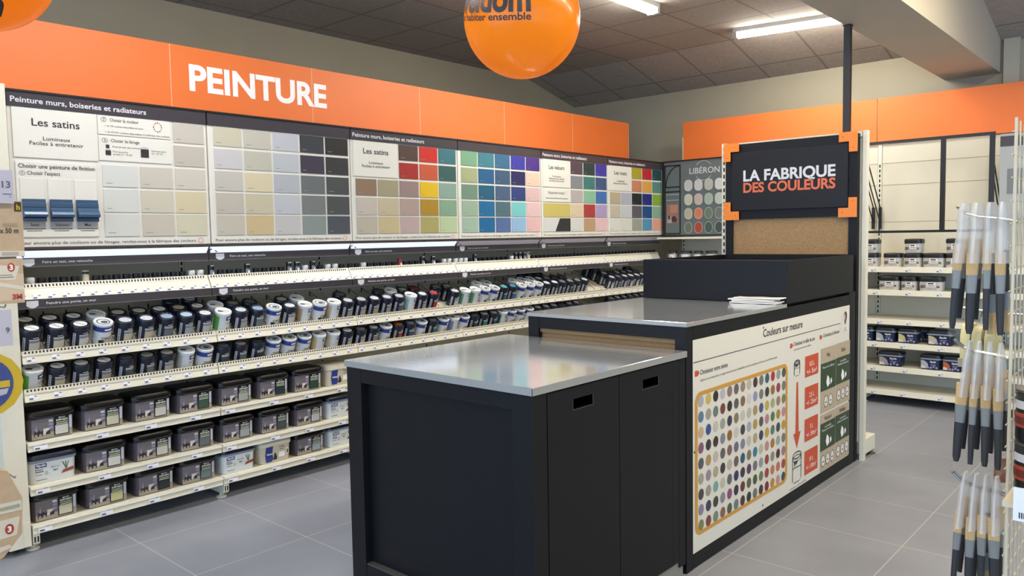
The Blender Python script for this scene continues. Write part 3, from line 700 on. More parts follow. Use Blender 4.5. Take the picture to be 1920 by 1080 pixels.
def make_tub_kinds():
    K = {}
    W, D, H = TW, TD, THH
    tm = tub_meshes()
    o, u, v, h = front(W, D, H); w_ = W*.82
    PURPLE = mat('tub_photo_wall', '#6b676c', .4); BEIGE = mat('tub_photo_floor', '#978f7e', .4); CHAIR = mat('tub_photo_dark', '#2b2630', .45)
    PIC = mat('tub_photo_pale', '#c9c2bd', .45); LG = mat('tub_green_line', '#9dbb6a', .45)
    # black-lidded renovation tub
    d = {}
    d['body'] = MB().loft(tm['body']).mesh('body', [mat('tub_body_grey', '#4d484e', .35)], True)
    lb = MB().loft(tm['lid'])
    lb.ring((0,0,H), X, Y, 0, 0, .022, .034, .009, 1, .0008, 20)
    lb.tube([(D*.5,-W*.44,H-.024),(D*.505,-W*.3,H-.036),(D*.505,W*.3,H-.036),(D*.5,W*.44,H-.024)], .003, 6)
    d['lid'] = lb.mesh('lid', [mat('tub_lid_black', '#0b0b0c', .35, spec=.4), mat('lid_emboss', '#77757a', .4)], True)
    b = MB(); L = .0012
    b.rect(o, u, v, -w_/2, .045, .030, h, 0, L)                               # purple wall
    b.rect(o, u, v, -w_/2, w_/2, 0, .030, 1, L)
    b.rect(o, u, v, .045, w_/2, .030, h, 0, L)
    for cx in (-.075, -.055): b.poly(o, u, v, [(cx-.012,.018),(cx-.008,.050),(cx,.038),(cx+.010,.044),(cx+.011,.016),(cx+.006,.016),(cx+.004,.028),(cx-.006,.026),(cx-.008,.014)], 2, L*1.5)
    b.poly(o, u, v, [(-.042,.020),(-.042,.052),(-.010,.052),(-.010,.032),(-.022,.032),(-.024,.020)], 3, L*1.5); b.poly(o, u, v, [(-.032,.020),(-.028,.034),(-.010,.044),(-.010,.020)], 2, L*1.8)
    b.poly(o, u, v, [(-.085,.03),(-.082,.062),(-.079,.045),(-.072,.075),(-.068,.03)], 4, L*1.4)
    for i in range(3): b.rect(o, u, v, -.016, .004, .082-i*.018, .094-i*.018, 3 if i == 0 else 4, L*1.6)
    
    b.rect(o, u, v, w_/2-.016, w_/2-.002, .034, h-.004, 6, L*1.4)
    d['photo_print'] = b.mesh('photo_print', [PURPLE, BEIGE, CHAIR, PIC, mat('tub_photo_mid', '#9089a0', .4), NAVY_D, STRIP])
    b = MB(); L = .0026
    b.rect(o, u, v, .008, .080, .006, h+.001, 0, L)
    b.text('MULTI', Vector(o), u, v, (.046, h-.010), .006, .030, 1, .02, 'CENTER', lift=L*1.3, res=1); b.text('SUPPORTS', Vector(o), u, v, (.046, h-.024), .009, .056, 1, .03, 'CENTER', lift=L*1.3, res=1)
    b.rect(o, u, v, .018, .074, h-.034, h-.029, 2, L*1.3)
    b.rect(o, u, v, .018, .074, h-.042, h-.039, 1, L*1.3)
    d['label'] = b.mesh('label', [NAVY_D, WHITE_P, LG])
    b = MB(); b.rect(o, u, v, .013, .075, .011, h-.046, 0, L*1.5); d['colour_patch'] = b.mesh('colour_patch', [WHITE])
    K['G'] = d
    # white tub, navy lid
    d = {}
    d['body'] = MB().loft(tm['body']).mesh('body', [mat('tub_white', '#d6dbda', .35)], True)
    d['lid'] = MB().loft(tm['lid'], ms=[1,1,0,0,0,0,0]).mesh('lid', [mat('lid_navy', '#1b2238', .35), mat('lid_rim_grey', '#7f8b98', .35)], True)
    b = MB(); L = .0014
    b.rect(o, u, v, -.082, -.030, .078, h-.006, 0, L); b.text('Ripolin', Vector(o), u, v, (-.056, .084), .012, .042, 1, .03, 'CENTER', lift=L*1.6, res=2)
    b.text('MUR BOIS', Vector(o), u, v, (-.082, .064), .008, .034, 2, .02, lift=L, res=1); b.rect(o, u, v, -.082, -.045, .055, .059, 2, L)
    b.rect(o, u, v, -.082, -.052, .040, .043, 3, L); b.ring(o, u, v, -.032, .046, .006, .009, .0015, 2, L, 12); b.rect(o, u, v, -.080, -.030, .012, .016, 3, L)
    b.text('BLANC', Vector(o), u, v, (.012, .066), .011, .042, 3, .0, 'CENTER', lift=L, res=2); b.text('MAT', Vector(o), u, v, (.012, .050), .008, .022, 2, .02, 'CENTER', lift=L, res=1)
    b.poly(o, u, v, [(.035,.028),(.046,.046),(w_/2,.056),(w_/2,.038)], 4, L)
    for a in (-.5, 0, .45): b.poly(o, u, v, [(.058,.050),(.056+a*.03,.088),(.061+a*.03,.090),(.062,.050)], 5, L)
    d['label'] = b.mesh('label', [BLUE, WHITE_P, INK, GREYINK, cmat('#a0503c'), cmat('#5f6f5a')])
    K['R'] = d
    # cream tub with blue patch
    d = {}
    d['body'] = MB().loft(tm['body']).mesh('body', [mat('tub_cream', '#c4bba4', .38)], True)
    d['lid'] = MB().loft(tm['lid']).mesh('lid', [mat('lid_cream', '#cfc8b4', .38)], True)
    b = MB(); L = .0014
    b.poly(o, u, v, [(-.070,.004),(-.076,.05),(-.070,h-.004),(-.020,h-.002),(-.026,.06),(-.018,.02),(-.030,.004)], 0, L)
    b.text('Valentine', Vector(o), u, v, (-.046, .050), .011, .040, 1, .03, 'CENTER', lift=L*1.6, res=2)
    b.poly(o, u, v, [(-.018,.012),(-.012,.050),(-.004,.060),(.008,.030),(.006,.012)], 2, L); b.rect(o, u, v, .020, .062, .026, .058, 3, L)
    b.text('Crème', Vector(o), u, v, (.042, .086), .012, .040, 2, .01, 'CENTER', lift=L, res=2); b.rect(o, u, v, .026, .058, .074, .077, 2, L)
    b.rect(o, u, v, w_/2-.022, w_/2-.006, .034, .074, 3, L); b.rect(o, u, v, w_/2-.018, w_/2-.010, .040, .066, 2, L*1.4)
    d['label'] = b.mesh('label', [BLUE, WHITE_P, INK, WHITE_P])
    K['C'] = d
    return K
TK = make_tub_kinds()
TUBN = {'G':'grey tub with black lid','R':'white tub with navy lid','C':'cream tub, blue print'}
SHN = ['top tub shelf','mid tub shelf','bottom tub shelf']
def place_tub(kind, hx, base, label, group, rz=0.0):
    t = thing('paint_tub', label, 'paint tub', base, group); t.rotation_euler.z = rz
    for nm, me in TK[kind].items():
        o = inst(nm, me, t, m=cmat(hx) if nm == 'colour_patch' else None)
    return t
TROW = [[('G','d4d1c8'),('G','cfcbae'),('G','d0cdc2'),('G','44584a')],[('G','a9b0a6'),('G','223a34'),('G','2f4a40'),('C','')]], \
       [[('R',''),('G','d6d3cc'),('G','cfccba'),('G','6d7270')],[('G','a6aaaa'),('G','4a5052'),('G','bcbfc0'),('R','')]], \
       [[('G','cfcbb4'),('G','c9c98f'),('G','2b2f33'),('G','6f7f7c')],[('R',''),('C',''),('G','9aa8a8'),('R','')]]
for n in range(3):
    for k in range(2):
        for i, (kd, hx) in enumerate(TROW[n][k]):
            y = yb(k) + P*(i+.5)/4 - .004
            pt = ', %s patch' % cname('#'+hx) if hx else ''
            place_tub(kd, '#'+hx if hx else '#ffffff', (-4.488, y, BOX_Z[n]+.001), '%s%s, %s on %s, %s' % (TUBN[kd], pt, ORD[i], SHN[n], BAY[k]), 'paint tubs on the flat shelves', math.radians(rnd.uniform(-2.5, 2.5)))

# ================================================================== back wall shelving
YS, YP, YW = 7.30, 7.34, 7.74
BX = [-4.345, -3.325, -2.305, -1.285, -.265]
BZ = [1.224, 1.020, .762, .556, .342, .132]
BLAB = ['cream shelving bay under the grey capsule swatch panel in the corner','cream shelving bay hidden behind the black sign board','cream shelving bay with tubs right of the black sign board','cream shelving bay behind the hanging brushes on the right']
def bx_(a): return BX[a]
for j in range(4):
    x0, x1 = BX[j], BX[j+1]; g = .003
    t = thing('shelving_bay', BLAB[j], 'shelving', ((x0+x1)/2, YW, 0), 'shelving bays on the back wall')
    bk = MB().box(x0+.036, x1-.002, YW-.012, YW, .08, 2.34)
    obj('back_panel', bk, CREAM_D, t)
    sm = MB()
    for z in (1.96, 1.62, 2.16): sm.box(x0+.036, x1-.002, YW-.0135, YW-.011, z, z+.004)
    obj('panel_seam', sm, GREYINK, t)
    for xx in ([x0+.018, x1-.018] if j == 3 else [x0+.018]):
        b = MB().box(xx-.016, xx+.016, YW-.02, YW+.02, 0, 2.34)
        for i in range(46): b.rect((xx, YW-.02, .1+i*.045), X, Z, -.006, .006, 0, .03, 1, .0008)
        obj('upright', b, [CREAM, SLOT], t)
        b = MB().box(xx-.0155, xx+.0155, YS+.02, YW, .03, .08); b.lathe([(.03,0),(.03,.006),(.012,.012),(.012,.032)], 14, None, (xx, YS+.06, 0))
        obj('foot_bracket', b, CREAM, t)
    for z in BZ:
        b = MB().box(x0+g, x1-g, YS+.008, YW-.012, z-.025, z)
        b.prism([(YS+.008,z-.046),(YS-.002,z-.046),(YS+.004,z),(YS+.008,z+.002)][::-1], 'x', x0+g, x1-g)
        s = obj('shelf', b, CREAM, t)
        for q in range(4):
            inst('price_tag', TAG, s, Vector((x0+.13+q*.25+rnd.uniform(-.03,.03), YS-.003, z-.028)) - OFF[t.name], (math.radians(-8), 0, -PI/2))
    if j == 2 or j == 1:
        fb = MB()
        fb.box(x0+.01, x1-.01, YP-.02, YP, 2.305, 2.325)
        fb.box(x0+.01, x1-.01, YP-.02, YP, 1.522, 1.543)
        fb.box(x1-.05, x1-.012, YP-.02, YP, 1.543, 2.305)
        fb.box(-1.690 + (x0+2.305), -1.652 + (x0+2.305), YP-.02, YP, 1.543, 2.305)
        fr = obj('panel_frame', fb, BLACK, t)
        for xx in (x0+.03, x1-.03):
            a = MB().tube([(xx, YP, 2.02), (xx, YW-.02, 1.60)], .006, 6); a.tube([(xx, YP, 2.15), (xx, YW-.02, 1.74)], .006, 6); a.box(xx-.012, xx+.012, YW-.045, YW-.02, 1.56, 1.76)
            obj('brace', a, BLACK, fr)
    if j == 0:
        b = MB().box(x0+g, x1-g, YP-.16, YW-.012, 1.492, 1.512); obj('top_shelf', b, CREAM, t)

# grey capsule swatch panel
t = thing('capsule_swatch_board', 'grey capsule swatch panel lettered LIBÉRON in the far left corner', 'colour swatch board', (-3.85, YP, 1.54))
GREYP = mat('slate_panel', '#5c6462', .5)
b = MB().box(-4.345, -3.335, YP, YP+.02, 1.53, 2.312); obj('backboard', b, GREYP, t)
b = MB().box(-4.345, -3.335, YP-.008, YP+.022, 2.303, 2.316); b.box(-4.345, -3.335, YP-.008, YP+.022, 1.520, 1.534); b.box(-4.368, -4.345, YP-.008, YP+.022, 1.52, 2.316)
obj('frame', b, BLACK, t)
b = MB(); o = (0, YP, 0)
def line(bm, x0, z0, x1, z1, wd, lift=.0015):
    d = Vector((x1-x0, 0, z1-z0)).normalized(); nn = Vector((-d.z, 0, d.x))*wd/2
    p = [Vector((x0, YP-lift, z0)), Vector((x1, YP-lift, z1))]
    bm.quad(p[0]-nn, p[1]-nn, p[1]+nn, p[0]+nn, 0)
line(b, -4.335, 1.545, -4.335, 2.27, .014); line(b, -4.155, 1.545, -4.155, 2.27, .014); line(b, -4.335, 2.265, -4.155, 2.265, .014)
line(b, -4.335, 2.04, -4.155, 2.04, .014); line(b, -4.335, 1.99, -4.155, 1.99, .014); line(b, -4.335, 1.548, -4.155, 1.548, .014)
for i in range(8):
    a0, a1 = PI/2*i/8, PI/2*(i+1)/8
    line(b, -4.165-.16*math.cos(a0), 2.045+.215*math.sin(a0), -4.165-.16*math.cos(a1), 2.045+.215*math.sin(a1), .012)
obj('door_motif', b, BLACK, t)
lb = MB(); lb.text('LIBÉRON', (0, YP, 0), X, Z, (-4.045, 2.165), .058, .34, 0, .006, lift=.0015);
for a0, a1 in ((35,145),(215,325)):
    for i in range(10):
        p0, p1 = [math.radians(a0+(a1-a0)*(i+q)/10) for q in (0,1)]
        line(lb, -3.885+.10*math.cos(p0), 2.193+.10*math.sin(p0), -3.885+.10*math.cos(p1), 2.193+.10*math.sin(p1), .004)
lb.text('TOUS EN HARMONIE', (0, YP, 0), X, Z, (-4.32, 1.955), .014, .15, 0, .0, lift=.0015, res=1); lb.rect((0,YP,0), X, Z, -4.32, -4.17, 1.90, 1.904, 0, .0015)
obj('lettering', lb, mat('panel_white_ink', '#c8c9c4', .5), t)
b = MB(); o = (0, YP, 0)
b.rect(o, X, Z, -4.31, -4.18, 1.66, 1.86, 0, .002); b.rect(o, X, Z, -4.27, -4.18, 1.77, 1.85, 1, .0028); b.rect(o, X, Z, -4.31, -4.25, 1.66, 1.73, 2, .0028)
b.poly(o, X, Z, [(-4.25,1.67),(-4.26,1.72),(-4.22,1.74),(-4.19,1.70),(-4.20,1.67)], 3, .0032); b.rect(o, X, Z, -4.30, -4.275, 1.70, 1.74, 3, .0032)
obj('photo_print', b, [cmat('#a87664'), cmat('#c4886c'), cmat('#b9a89c'), cmat('#4a3532')], t)
CAPS = ['#c9c8bf #cfcdc6 #bdbcac #d8d6cc','#cfccb4 #cdb7ad #a9b8a6 #c0c8bd','#b9b59c #d67f58 #6e7b66 #70766a','#6b7263 #a5452f #3d5950 #384a45']
for r_, rw in enumerate(CAPS):
    for c, hx in enumerate(rw.split()):
        cx, cz = -4.057 + c*.116, 2.046 - r_*.146
        pts = []
        for i in range(20):
            a = 2*PI*i/20; s_ = .018 if math.sin(a) > 0.001 else -.018 if math.sin(a) < -.001 else 0
            pts.append((cx+.046*math.cos(a), cz+.046*math.sin(a)*.9+s_))
        b = MB().prism(pts, 'y', YP, YP-.006, 0); b.f = [f[::-1] for f in b.f]
        b.ring((0, YP-.006, 0), X, Z, cx, cz, .046, .060, .003, 1, .0006, 20)
        obj('colour_capsule', b, [cmat(hx), _M['panel_white_ink']], t)

# back banner
YO = 7.735
t = thing('fascia_banner', 'plain orange fascia along the back wall above the shelves', 'sign', (-2, YO, 2.36))
for x0, x1 in ((-4.323,-2.3145),(-2.3095,-.29),(-.285,1.7)):
    obj('fascia_board', MB().box(x0, x1, YO-.03, YO-.018, 2.345, 2.757), ORANGE, t)
    obj('mount_rail', MB().box(x0+.05, x0+.08, YO-.018, YO+.02, 2.341, 2.72), CREAM, t)
obj('edge_strip', MB().box(-4.331, -4.323, YO-.032, YO-.016, 2.345, 2.60), CREAM, t)

# tubs on the back shelves
def small_tub(kind, W, D, H, hx, base, label, group, rz):
    key = (kind, round(W,3), hx)
    t = thing('paint_tub', label, 'paint tub', base, group); t.rotation_euler.z = rz - PI/2
    if key not in SMT:
        tm = tub_meshes(W, D, H); o, u, v, h = front(W, D, H); d = {}; w_ = W*.84
        if kind == 'res':
            d['body'] = MB().loft(tm['body']).mesh('body', [mat('resin_tub_white', '#c6c5bc', .4)], True)
            d['lid'] = MB().loft(tm['lid']).mesh('lid', [BLACK], True)
            b = MB(); L = .0012
            b.rect(o, u, v, -w_/2, w_*.30, .004, h-.004, 0, L); b.rect(o, u, v, -w_*.18, w_*.26, h*.42, h-.006, 1, L*1.5); b.rect(o, u, v, -w_*.12, w_*.16, h*.72, h*.86, 2, L*2); b.rect(o, u, v, -w_*.14, w_*.22, h*.50, h*.60, 3, L*2)
            b.rect(o, u, v, -w_*.46, -w_*.24, h*.30, h*.62, 4, L*1.6); b.ring(o, u, v, -w_*.42, h*.40, .010, .014, .003, 2, L*2, 12); b.rect(o, u, v, -w_*.10, w_*.05, h*.16, h*.22, 3, L*1.6); b.rect(o, u, v, w_*.30, w_*.44, h*.32, h*.55, 4, L*1.6)
            d['label'] = b.mesh('label', [mat('resin_label', '#b1aaa2', .45), WHITE_P, INK, GREYINK, mat('resin_photo', '#6b625c', .5)])
        else:
            d['body'] = MB().loft(tm['body']).mesh('body', [mat('dark_blue_tub', '#1a2140', .3)], True)
            d['lid'] = MB().loft(tm['lid'], ms=[1,1,0,0,0,0,0]).mesh('lid', [NAVY_D, mat('lid_rim_grey', '#7f8b98', .35)], True)
            b = MB(); L = .0014
            pts = [(-w_/2, .006)] + [(-w_/2 + w_*.40*math.cos(a), .006+h*.30 + h*.58*math.sin(a)) for a in [(-.5+i*.2)*1.0 for i in range(11)]] + [(-w_/2, h-.006)]
            b.poly(o, u, v, pts, 0, L); b.poly(o, u, v, [(-w_*.5,.006),(-w_*.5,h*.40),(-w_*.30,h*.34),(-w_*.22,.006)], 1, L*1.5)
            b.text('Ripolin', Vector(o), u, v, (w_*.17, h*.72), .014, w_*.32, 2, .03, 'CENTER', lift=L*1.4, res=2); b.rect(o, u, v, w_*.02, w_*.34, h*.50, h*.55, 3, L); b.rect(o, u, v, w_*.04, w_*.32, h*.40, h*.44, 3, L)
            for q in range(4): b.ellipse(o, u, v, -w_*.10 + q*w_*.155, h*.18 + (.10*h if q == 2 else 0), .009, .010, 3, L, 10)
            d['label'] = b.mesh('label', [cmat(hx), mat('pale_print', '#c9c8c2', .45), WHITE_P, mat('mid_blue_print', '#8b93b8', .45)])
        SMT[key] = d
    for nm, me in SMT[key].items(): inst(nm, me, t)
    return t
SMT = {}
for x0, x1, lv, what in ((-2.318,-2.179,0,'lower tub of the stack beside the sign board'),(-2.318,-2.179,1,'upper tub of the stack beside the sign board'),(-2.136,-1.986,0,'wider tub standing between two stacks'),
                   (-1.968,-1.826,0,'lower tub of the middle stack'),(-1.968,-1.826,1,'upper tub of the middle stack'),(-1.822,-1.648,0,'widest tub left of the brush packs'),(-1.644,-1.505,0,'lower tub of the stack behind the brush packs'),(-1.644,-1.505,1,'upper tub of the stack behind the brush packs')):
    wd = x1-x0; small_tub('res', wd, .14, .122, '', ((x0+x1)/2, YS+.09, BZ[0]+.001+lv*.123), 'black-lidded white resin paint tub, %s' % what, 'white tubs on the back shelves', 0)
for x0, x1, what in ((-2.175,-1.998,'left one'),(-1.990,-1.860,'narrow middle one'),(-1.848,-1.655,'wide right one'),(-2.37,-2.285,'half hidden by the sign')):
    wd = x1-x0; small_tub('res', wd, .14, .122, '', ((x0+x1)/2, YS+.09, BZ[1]+.001), 'black-lidded white resin paint tub on the second shelf down, %s' % what, 'white tubs on the back shelves', 0)
for x0, x1, z, hx, what in ((-2.375,-2.205,3,'#b9bfc4','beside the sign board on the upper blue shelf'),(-2.197,-2.022,3,'#b9bfc4','pale print, second on the upper blue shelf'),(-2.012,-1.842,3,'#cfc88c','yellow print on the upper blue shelf'),(-1.775,-1.575,3,'#c9bfa4','cream print, right end of the upper blue shelf'),
                      (-2.170,-1.965,4,'#a49e96','standing alone on the lower blue shelf'),(-1.828,-1.660,4,'#b4bac4','grey print, left of the orange one'),(-1.655,-1.500,4,'#c4683c','orange print on the lower blue shelf'),(-1.495,-1.340,4,'#b0504a','red print behind the brush packs')):
    small_tub('rip', x1-x0, .15, .128, hx, ((x0+x1)/2, YS+.10, BZ[z]+.001), 'dark blue paint tub, %s' % what, 'dark blue tubs on the back shelves', 0)
small_tub('rip', .16, .15, .128, '#4a4f5a', (-1.86, YS+.30, BZ[3]+.001), 'dark blue paint tub pushed to the back of the upper blue shelf', 'dark blue tubs on the back shelves', .5)
# shallow white pots under the capsule panel
for i, (xx, rr, lab) in enumerate(((-4.27,.055,'leftmost small white pot on the corner shelf under the grey panel'),(-4.11,.068,'larger white pot, second under the grey capsule panel'),(-3.97,.055,'small white pot, third under the grey capsule panel'),(-3.82,.070,'larger white pot beside the slotted upright'))):
    t = thing('paint_pot', lab, 'paint pot', (xx, YS+.09, BZ[0]+.001), 'white pots under the capsule panel')
    b = MB().lathe([(rr*.90,0),(rr,.004),(rr,.012),(rr*.86,.016),(rr*.80,.085),(rr*.84,.090)], 24); obj('body', MB(), WHITE, t).data = b.mesh('body', [mat('pot_white', '#d0cdc2', .35)], True)
    b = MB().lathe([(rr*.84,.086),(rr*.90,.088),(rr*.90,.104),(rr*.80,.110),(rr*.3,.110)], 24); obj('lid', MB(), BLACK, t).data = b.mesh('lid', [mat('pot_lid', '#3b3a36', .35)], True)
    b = MB(); b.cylpatch(rr*.86, -150, -40, .022, .078, 0, 10); b.cylpatch(rr*.865, -120, -75, .035, .060, 1, 5); obj('label', MB(), WHITE, t).data = b.mesh('label', [WHITE_P, GREYINK], True)
    t.scale.z = 1.28
    b = MB(); b.tube([(rr*.86*math.cos(a), -.002+rr*.9*math.sin(a)*.2 - rr*.7, .06+.05*math.sin(a)) for a in [PI*q/10 for q in range(11)]], .0022, 6); obj('handle', MB(), STEEL, t).data = b.mesh('handle', [STEEL], True)

# partial poster panel on the bay behind the brushes
t = thing('display_poster', 'tall grey poster with a black header behind the wire rack', 'poster', (-.9, YP, 1.6))
obj('board', MB().box(-1.262, -.29, YP-.01, YP+.01, 1.62, 2.30), mat('poster_grey', '#9da09e', .5), t)
obj('header_strip', MB().box(-1.262, -.29, YP-.013, YP-.01, 2.20, 2.28), HEAD, t)
b = MB().box(-1.21, -1.10, YP-.012, YP-.01, 1.82, 2.02); obj('picture', b, mat('poster_dark', '#6d7172', .5), t)

# ================================================================== low counter
CX0, CX1, CY0, CY1, CZ = -2.778, -1.712, 2.013, 3.080, 1.028
t = thing('counter', 'low black counter with zinc top and two slotted doors in the foreground', 'counter', ((CX0+CX1)/2, (CY0+CY1)/2, 0))
b = MB().box(CX0, CX1, CY0, CY1, 1.001, CZ); wt = obj('worktop', b, [ZINC], t, bevel=.002)
b = MB().box(CX0-.0008, CX1+.0008, CY0-.0008, CY0+.001, 1.0005, CZ-.002, 0); b.box(CX1-.001, CX1+.0008, CY0-.0008, CY1, 1.0005, CZ-.002, 0); b.box(CX0-.0008, CX0+.001, CY0, CY1, 1.0005, CZ-.002, 0)
obj('edge_trim', b, ZINC_E, wt)
PT = .095
for x0, x1, y0, y1 in ((CX0+.006,CX0+.102,CY0+.006,CY0+.07),(CX1-.10,CX1-.006,CY0+.006,CY0+.085),(CX0+.006,CX0+.10,CY1-.07,CY1-.004),(CX1-.07,CX1-.006,CY1-.060,CY1-.004)):
    obj('corner_post', MB().box(x0, x1, y0, y1, .055, 1.0005), BLACKP, t, bevel=.002)
obj('top_rail', MB().box(CX0+.102, CX1-.10, CY0+.008, CY0+.05, .937, 1.0005), BLACKP, t, bevel=.002)
obj('bottom_rail', MB().box(CX0+.102, CX1-.10, CY0+.008, CY0+.05, .055, .140), BLACKP, t, bevel=.002)
obj('ledge', MB().box(CX0+.10, CX1-.10, CY0+.012, CY0+.05, .140, .147), mat('ledge_grey', '#4a4743', .5), t)
obj('front_panel', MB().box(CX0+.06, CX1-.08, CY0+.042, CY0+.058, .10, .98), BLACKF, t)
obj('side_panel', MB().box(CX0+.012, CX0+.028, CY0+.06, CY1-.06, .06, 1.0), BLACKF, t)
obj('back_panel', MB().box(CX0+.06, CX1-.06, CY1-.03, CY1-.012, .06, 1.0), BLACKF, t)
obj('base_plinth', MB().box(CX0+.03, CX1-.012, CY0+.03, CY1-.02, 0, .078), mat('plinth_zinc', '#9a9a92', .4, metal=.5), t)
obj('inner_deck', MB().box(CX0+.03, CX1-.03, CY0+.06, CY1-.03, .078, .09), BLACKF, t)
def slot_door(y0, y1, sy0, sy1, sz0, sz1):
    z0, z1 = .082, .994; xa, xb_ = CX1-.022, CX1-.006
    b = MB()
    # door leaf as one sheet with a real slot
    V = []; ys = [y0, sy0, sy1, y1]; zs = [z0, sz0, sz1, z1]
    for xx in (xb_, xa): 
        for z in zs:
            for y in ys: V.append((xx, y, z))
    F = []
    for s_ in (0, 1):
        for j in range(3):
            for i in range(3):
                if i == 1 and j == 1: continue
                q = [s_*16+j*4+i, s_*16+j*4+i+1, s_*16+(j+1)*4+i+1, s_*16+(j+1)*4+i]
                F.append(tuple(q) if s_ == 0 else tuple(q[::-1]))
    def side(a, c): F.append((a, a+16, c+16, c))
    for i in range(3): side(i, i+1); side(12+i+1, 12+i); side(4*(i+1), 4*i); side(4*i+3, 4*(i+1)+3)
    side(6, 5); side(9, 10); side(5, 9); side(10, 6)
    b.add(V, F); d = obj('door', b, BLACKF, t)
    h = MB(); r_ = .006
    h.box(xb_-.012, xb_+.0012, sy0-.004, sy1+.004, sz0-.004, sz0); h.box(xb_-.012, xb_+.0012, sy0-.004, sy0, sz0, sz1); h.box(xb_-.012, xb_+.0012, sy1, sy1+.004, sz0, sz1)
    obj('handle_slot', h, mat('slot_rim', '#33343a', .4), d)
slot_door(2.102, 2.549, 2.250, 2.372, .912, .950)
slot_door(2.553, 2.960, 2.722, 2.844, .912, .950)
obj('filler_strip', MB().box(CX1-.022, CX1-.007, 2.963, 3.018, .082, .994), BLACKF, t)

# ================================================================== tall counter
DX0, DX1, DY0, DY1, DZ = -2.651, -1.717, 3.086, 5.335, 1.152
t = thing('counter', 'taller black counter carrying the Couleurs sur mesure poster', 'counter', ((DX0+DX1)/2, 4.2, 0))
wt = obj('worktop', MB().box(DX0, DX1, DY0, 4.196, 1.133, DZ), ZINC, t, bevel=.002)
b = MB().box(DX0-.0008, DX1+.0008, DY0-.0008, DY0+.001, 1.1325, DZ-.002); b.box(DX1-.001, DX1+.0008, DY0, 4.196, 1.1325, DZ-.002)
obj('edge_trim', b, ZINC_E, wt)
for x0, x1, y0, y1 in ((DX0+.004,DX0+.072,DY0+.004,DY0+.07),(DX1-.062,DX1-.004,DY0+.004,DY0+.064),(DX0+.004,DX0+.07,DY1-.07,DY1),(DX1-.062,DX1-.004,DY1-.12,DY1)):
    obj('corner_post', MB().box(x0, x1, y0, y1, 0, 1.133 if y0 < 4 else 1.150), BLACKP, t, bevel=.002)
obj('top_rail', MB().box(DX0+.072, DX1-.062, DY0+.006, DY0+.05, 1.072, 1.133), BLACKP, t, bevel=.002)
obj('top_rail', MB().box(DX1-.05, DX1-.004, DY0+.064, DY1-.12, 1.066, 1.1325), BLACKP, t, bevel=.002)
obj('bottom_rail', MB().box(DX1-.05, DX1-.004, DY0+.064, DY1-.12, .004, .076), BLACKP, t, bevel=.002)
obj('base_plinth', MB().box(DX0+.02, DX1-.004, DY0+.02, DY1, 0, .004), mat('plinth_zinc', '#9a9a92'), t)
obj('front_panel', MB().box(DX0+.05, DX1-.05, DY0+.034, DY0+.05, .06, 1.10), CHIP, t)
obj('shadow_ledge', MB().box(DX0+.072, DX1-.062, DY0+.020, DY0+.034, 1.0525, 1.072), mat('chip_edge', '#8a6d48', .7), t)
obj('side_panel', MB().box(DX0+.01, DX0+.03, DY0+.07, DY1-.07, .01, 1.133), BLACKF, t)
obj('deck', MB().box(DX0+.01, DX1-.05, 4.19, DY1, 1.12, 1.150), BLACKF, t)
# poster on the right side (u along +Y, v along +Z)
XS = DX1-.003
pp = obj('poster', MB().box(XS-.012, XS, 3.148, 5.219, .076, 1.067), mat('poster_cream', '#d8d4c6', .4), t)
OW = (XS, 0, 0)
b = MB(); ya, ye, za, ze, th, rr = 3.165, 4.218, .150, .822, .018, .05
def rr_pts(a0, a1, z0, z1, r_, n=5):
    p = []
    for cy, cz, s0 in ((a1-r_, z1-r_, 0), (a0+r_, z1-r_, 90), (a0+r_, z0+r_, 180), (a1-r_, z0+r_, 270)):
        for i in range(n+1):
            q = math.radians(s0+90*i/n); p.append((cy+r_*math.cos(q), cz+r_*math.sin(q)))
    return p
po, pi_ = rr_pts(ya, ye, za, ze, rr), rr_pts(ya+th*1.4, ye-th*1.4, za+th, ze-th, rr*.7); n = len(po)
b.add([(XS+.0012, p[0], p[1]) for p in po+pi_], [(i, (i+1) % n, n+(i+1) % n, n+i) for i in range(n)])
obj('chart_border', b, cmat('#dba03c'), pp)
DOTS = ['#b6b5bd #d9bd5c #2f2a28 #c4c2c2 #957a76 #6c6860 #9d867a #c6beac #46342f #7a7874 #2f6470 #b8302e #98a79a #55584a',
 '#5a86a0 #a8a294 #72807e #7c4238 #2f2d2e #5d605f #8d6850 #d9d6ca #9c9cbd #7f8078 #33403a #a06c30 #a03a58 #7d7e6e',
 '#d2b491 #2f5597 #c9cabc #a6a799 #3b3a52 #8d8060 #d0ccbe #c2c2b0 #b09a64 #4f5788 #ccb24c #a6b87c #a8826a #7a8a50',
 '#8d5c72 #37343a #40302e #858c98 #96682f #d4d0c4 #424446 #a3b1bd #bd9c58 #5f5a58 #c08890 #5b8046 #b0923c #c98f90',
 '#565c68 #bb9660 #c9c2b0 #63645e #87605a #6d7084 #868aa0 #cbc8b4 #b9a688 #3b4056 #c9a33c #5a807c #3c4a46 #c99a38',
 '#a8ac9c #9c939a #b9ad8c #40373a #c4baa8 #6d6054 #2f5c78 #877c62 #32849a #c6c1b0 #c9908c #b57830 #9fb0a0 #867a74',
 '#4a4647 #a9a292 #7db0a8 #cdc8b0 #6a6a70 #2d2c66 #3a3240 #5c3c62 #74787a #9aa0a8 #9a4c3c #979284 #5a2630 #a67c84',
 '#9a87a0 #3d3c58 #3c463c #8f9090 #8f5478 #322a48 #6e342e #6c6248 #4a5c38 #728058 #a3463a #cc7a54 #cc7466 #a84c34',
 '#7f8a5c #8a443e #7d947c #936658 #54603f #6d8484 #552a30 #2c3330 #787a74 #4c2a30 #7a3030 #cc9038 #cc9a94 #33504c']
cols_used = []; b = MB()
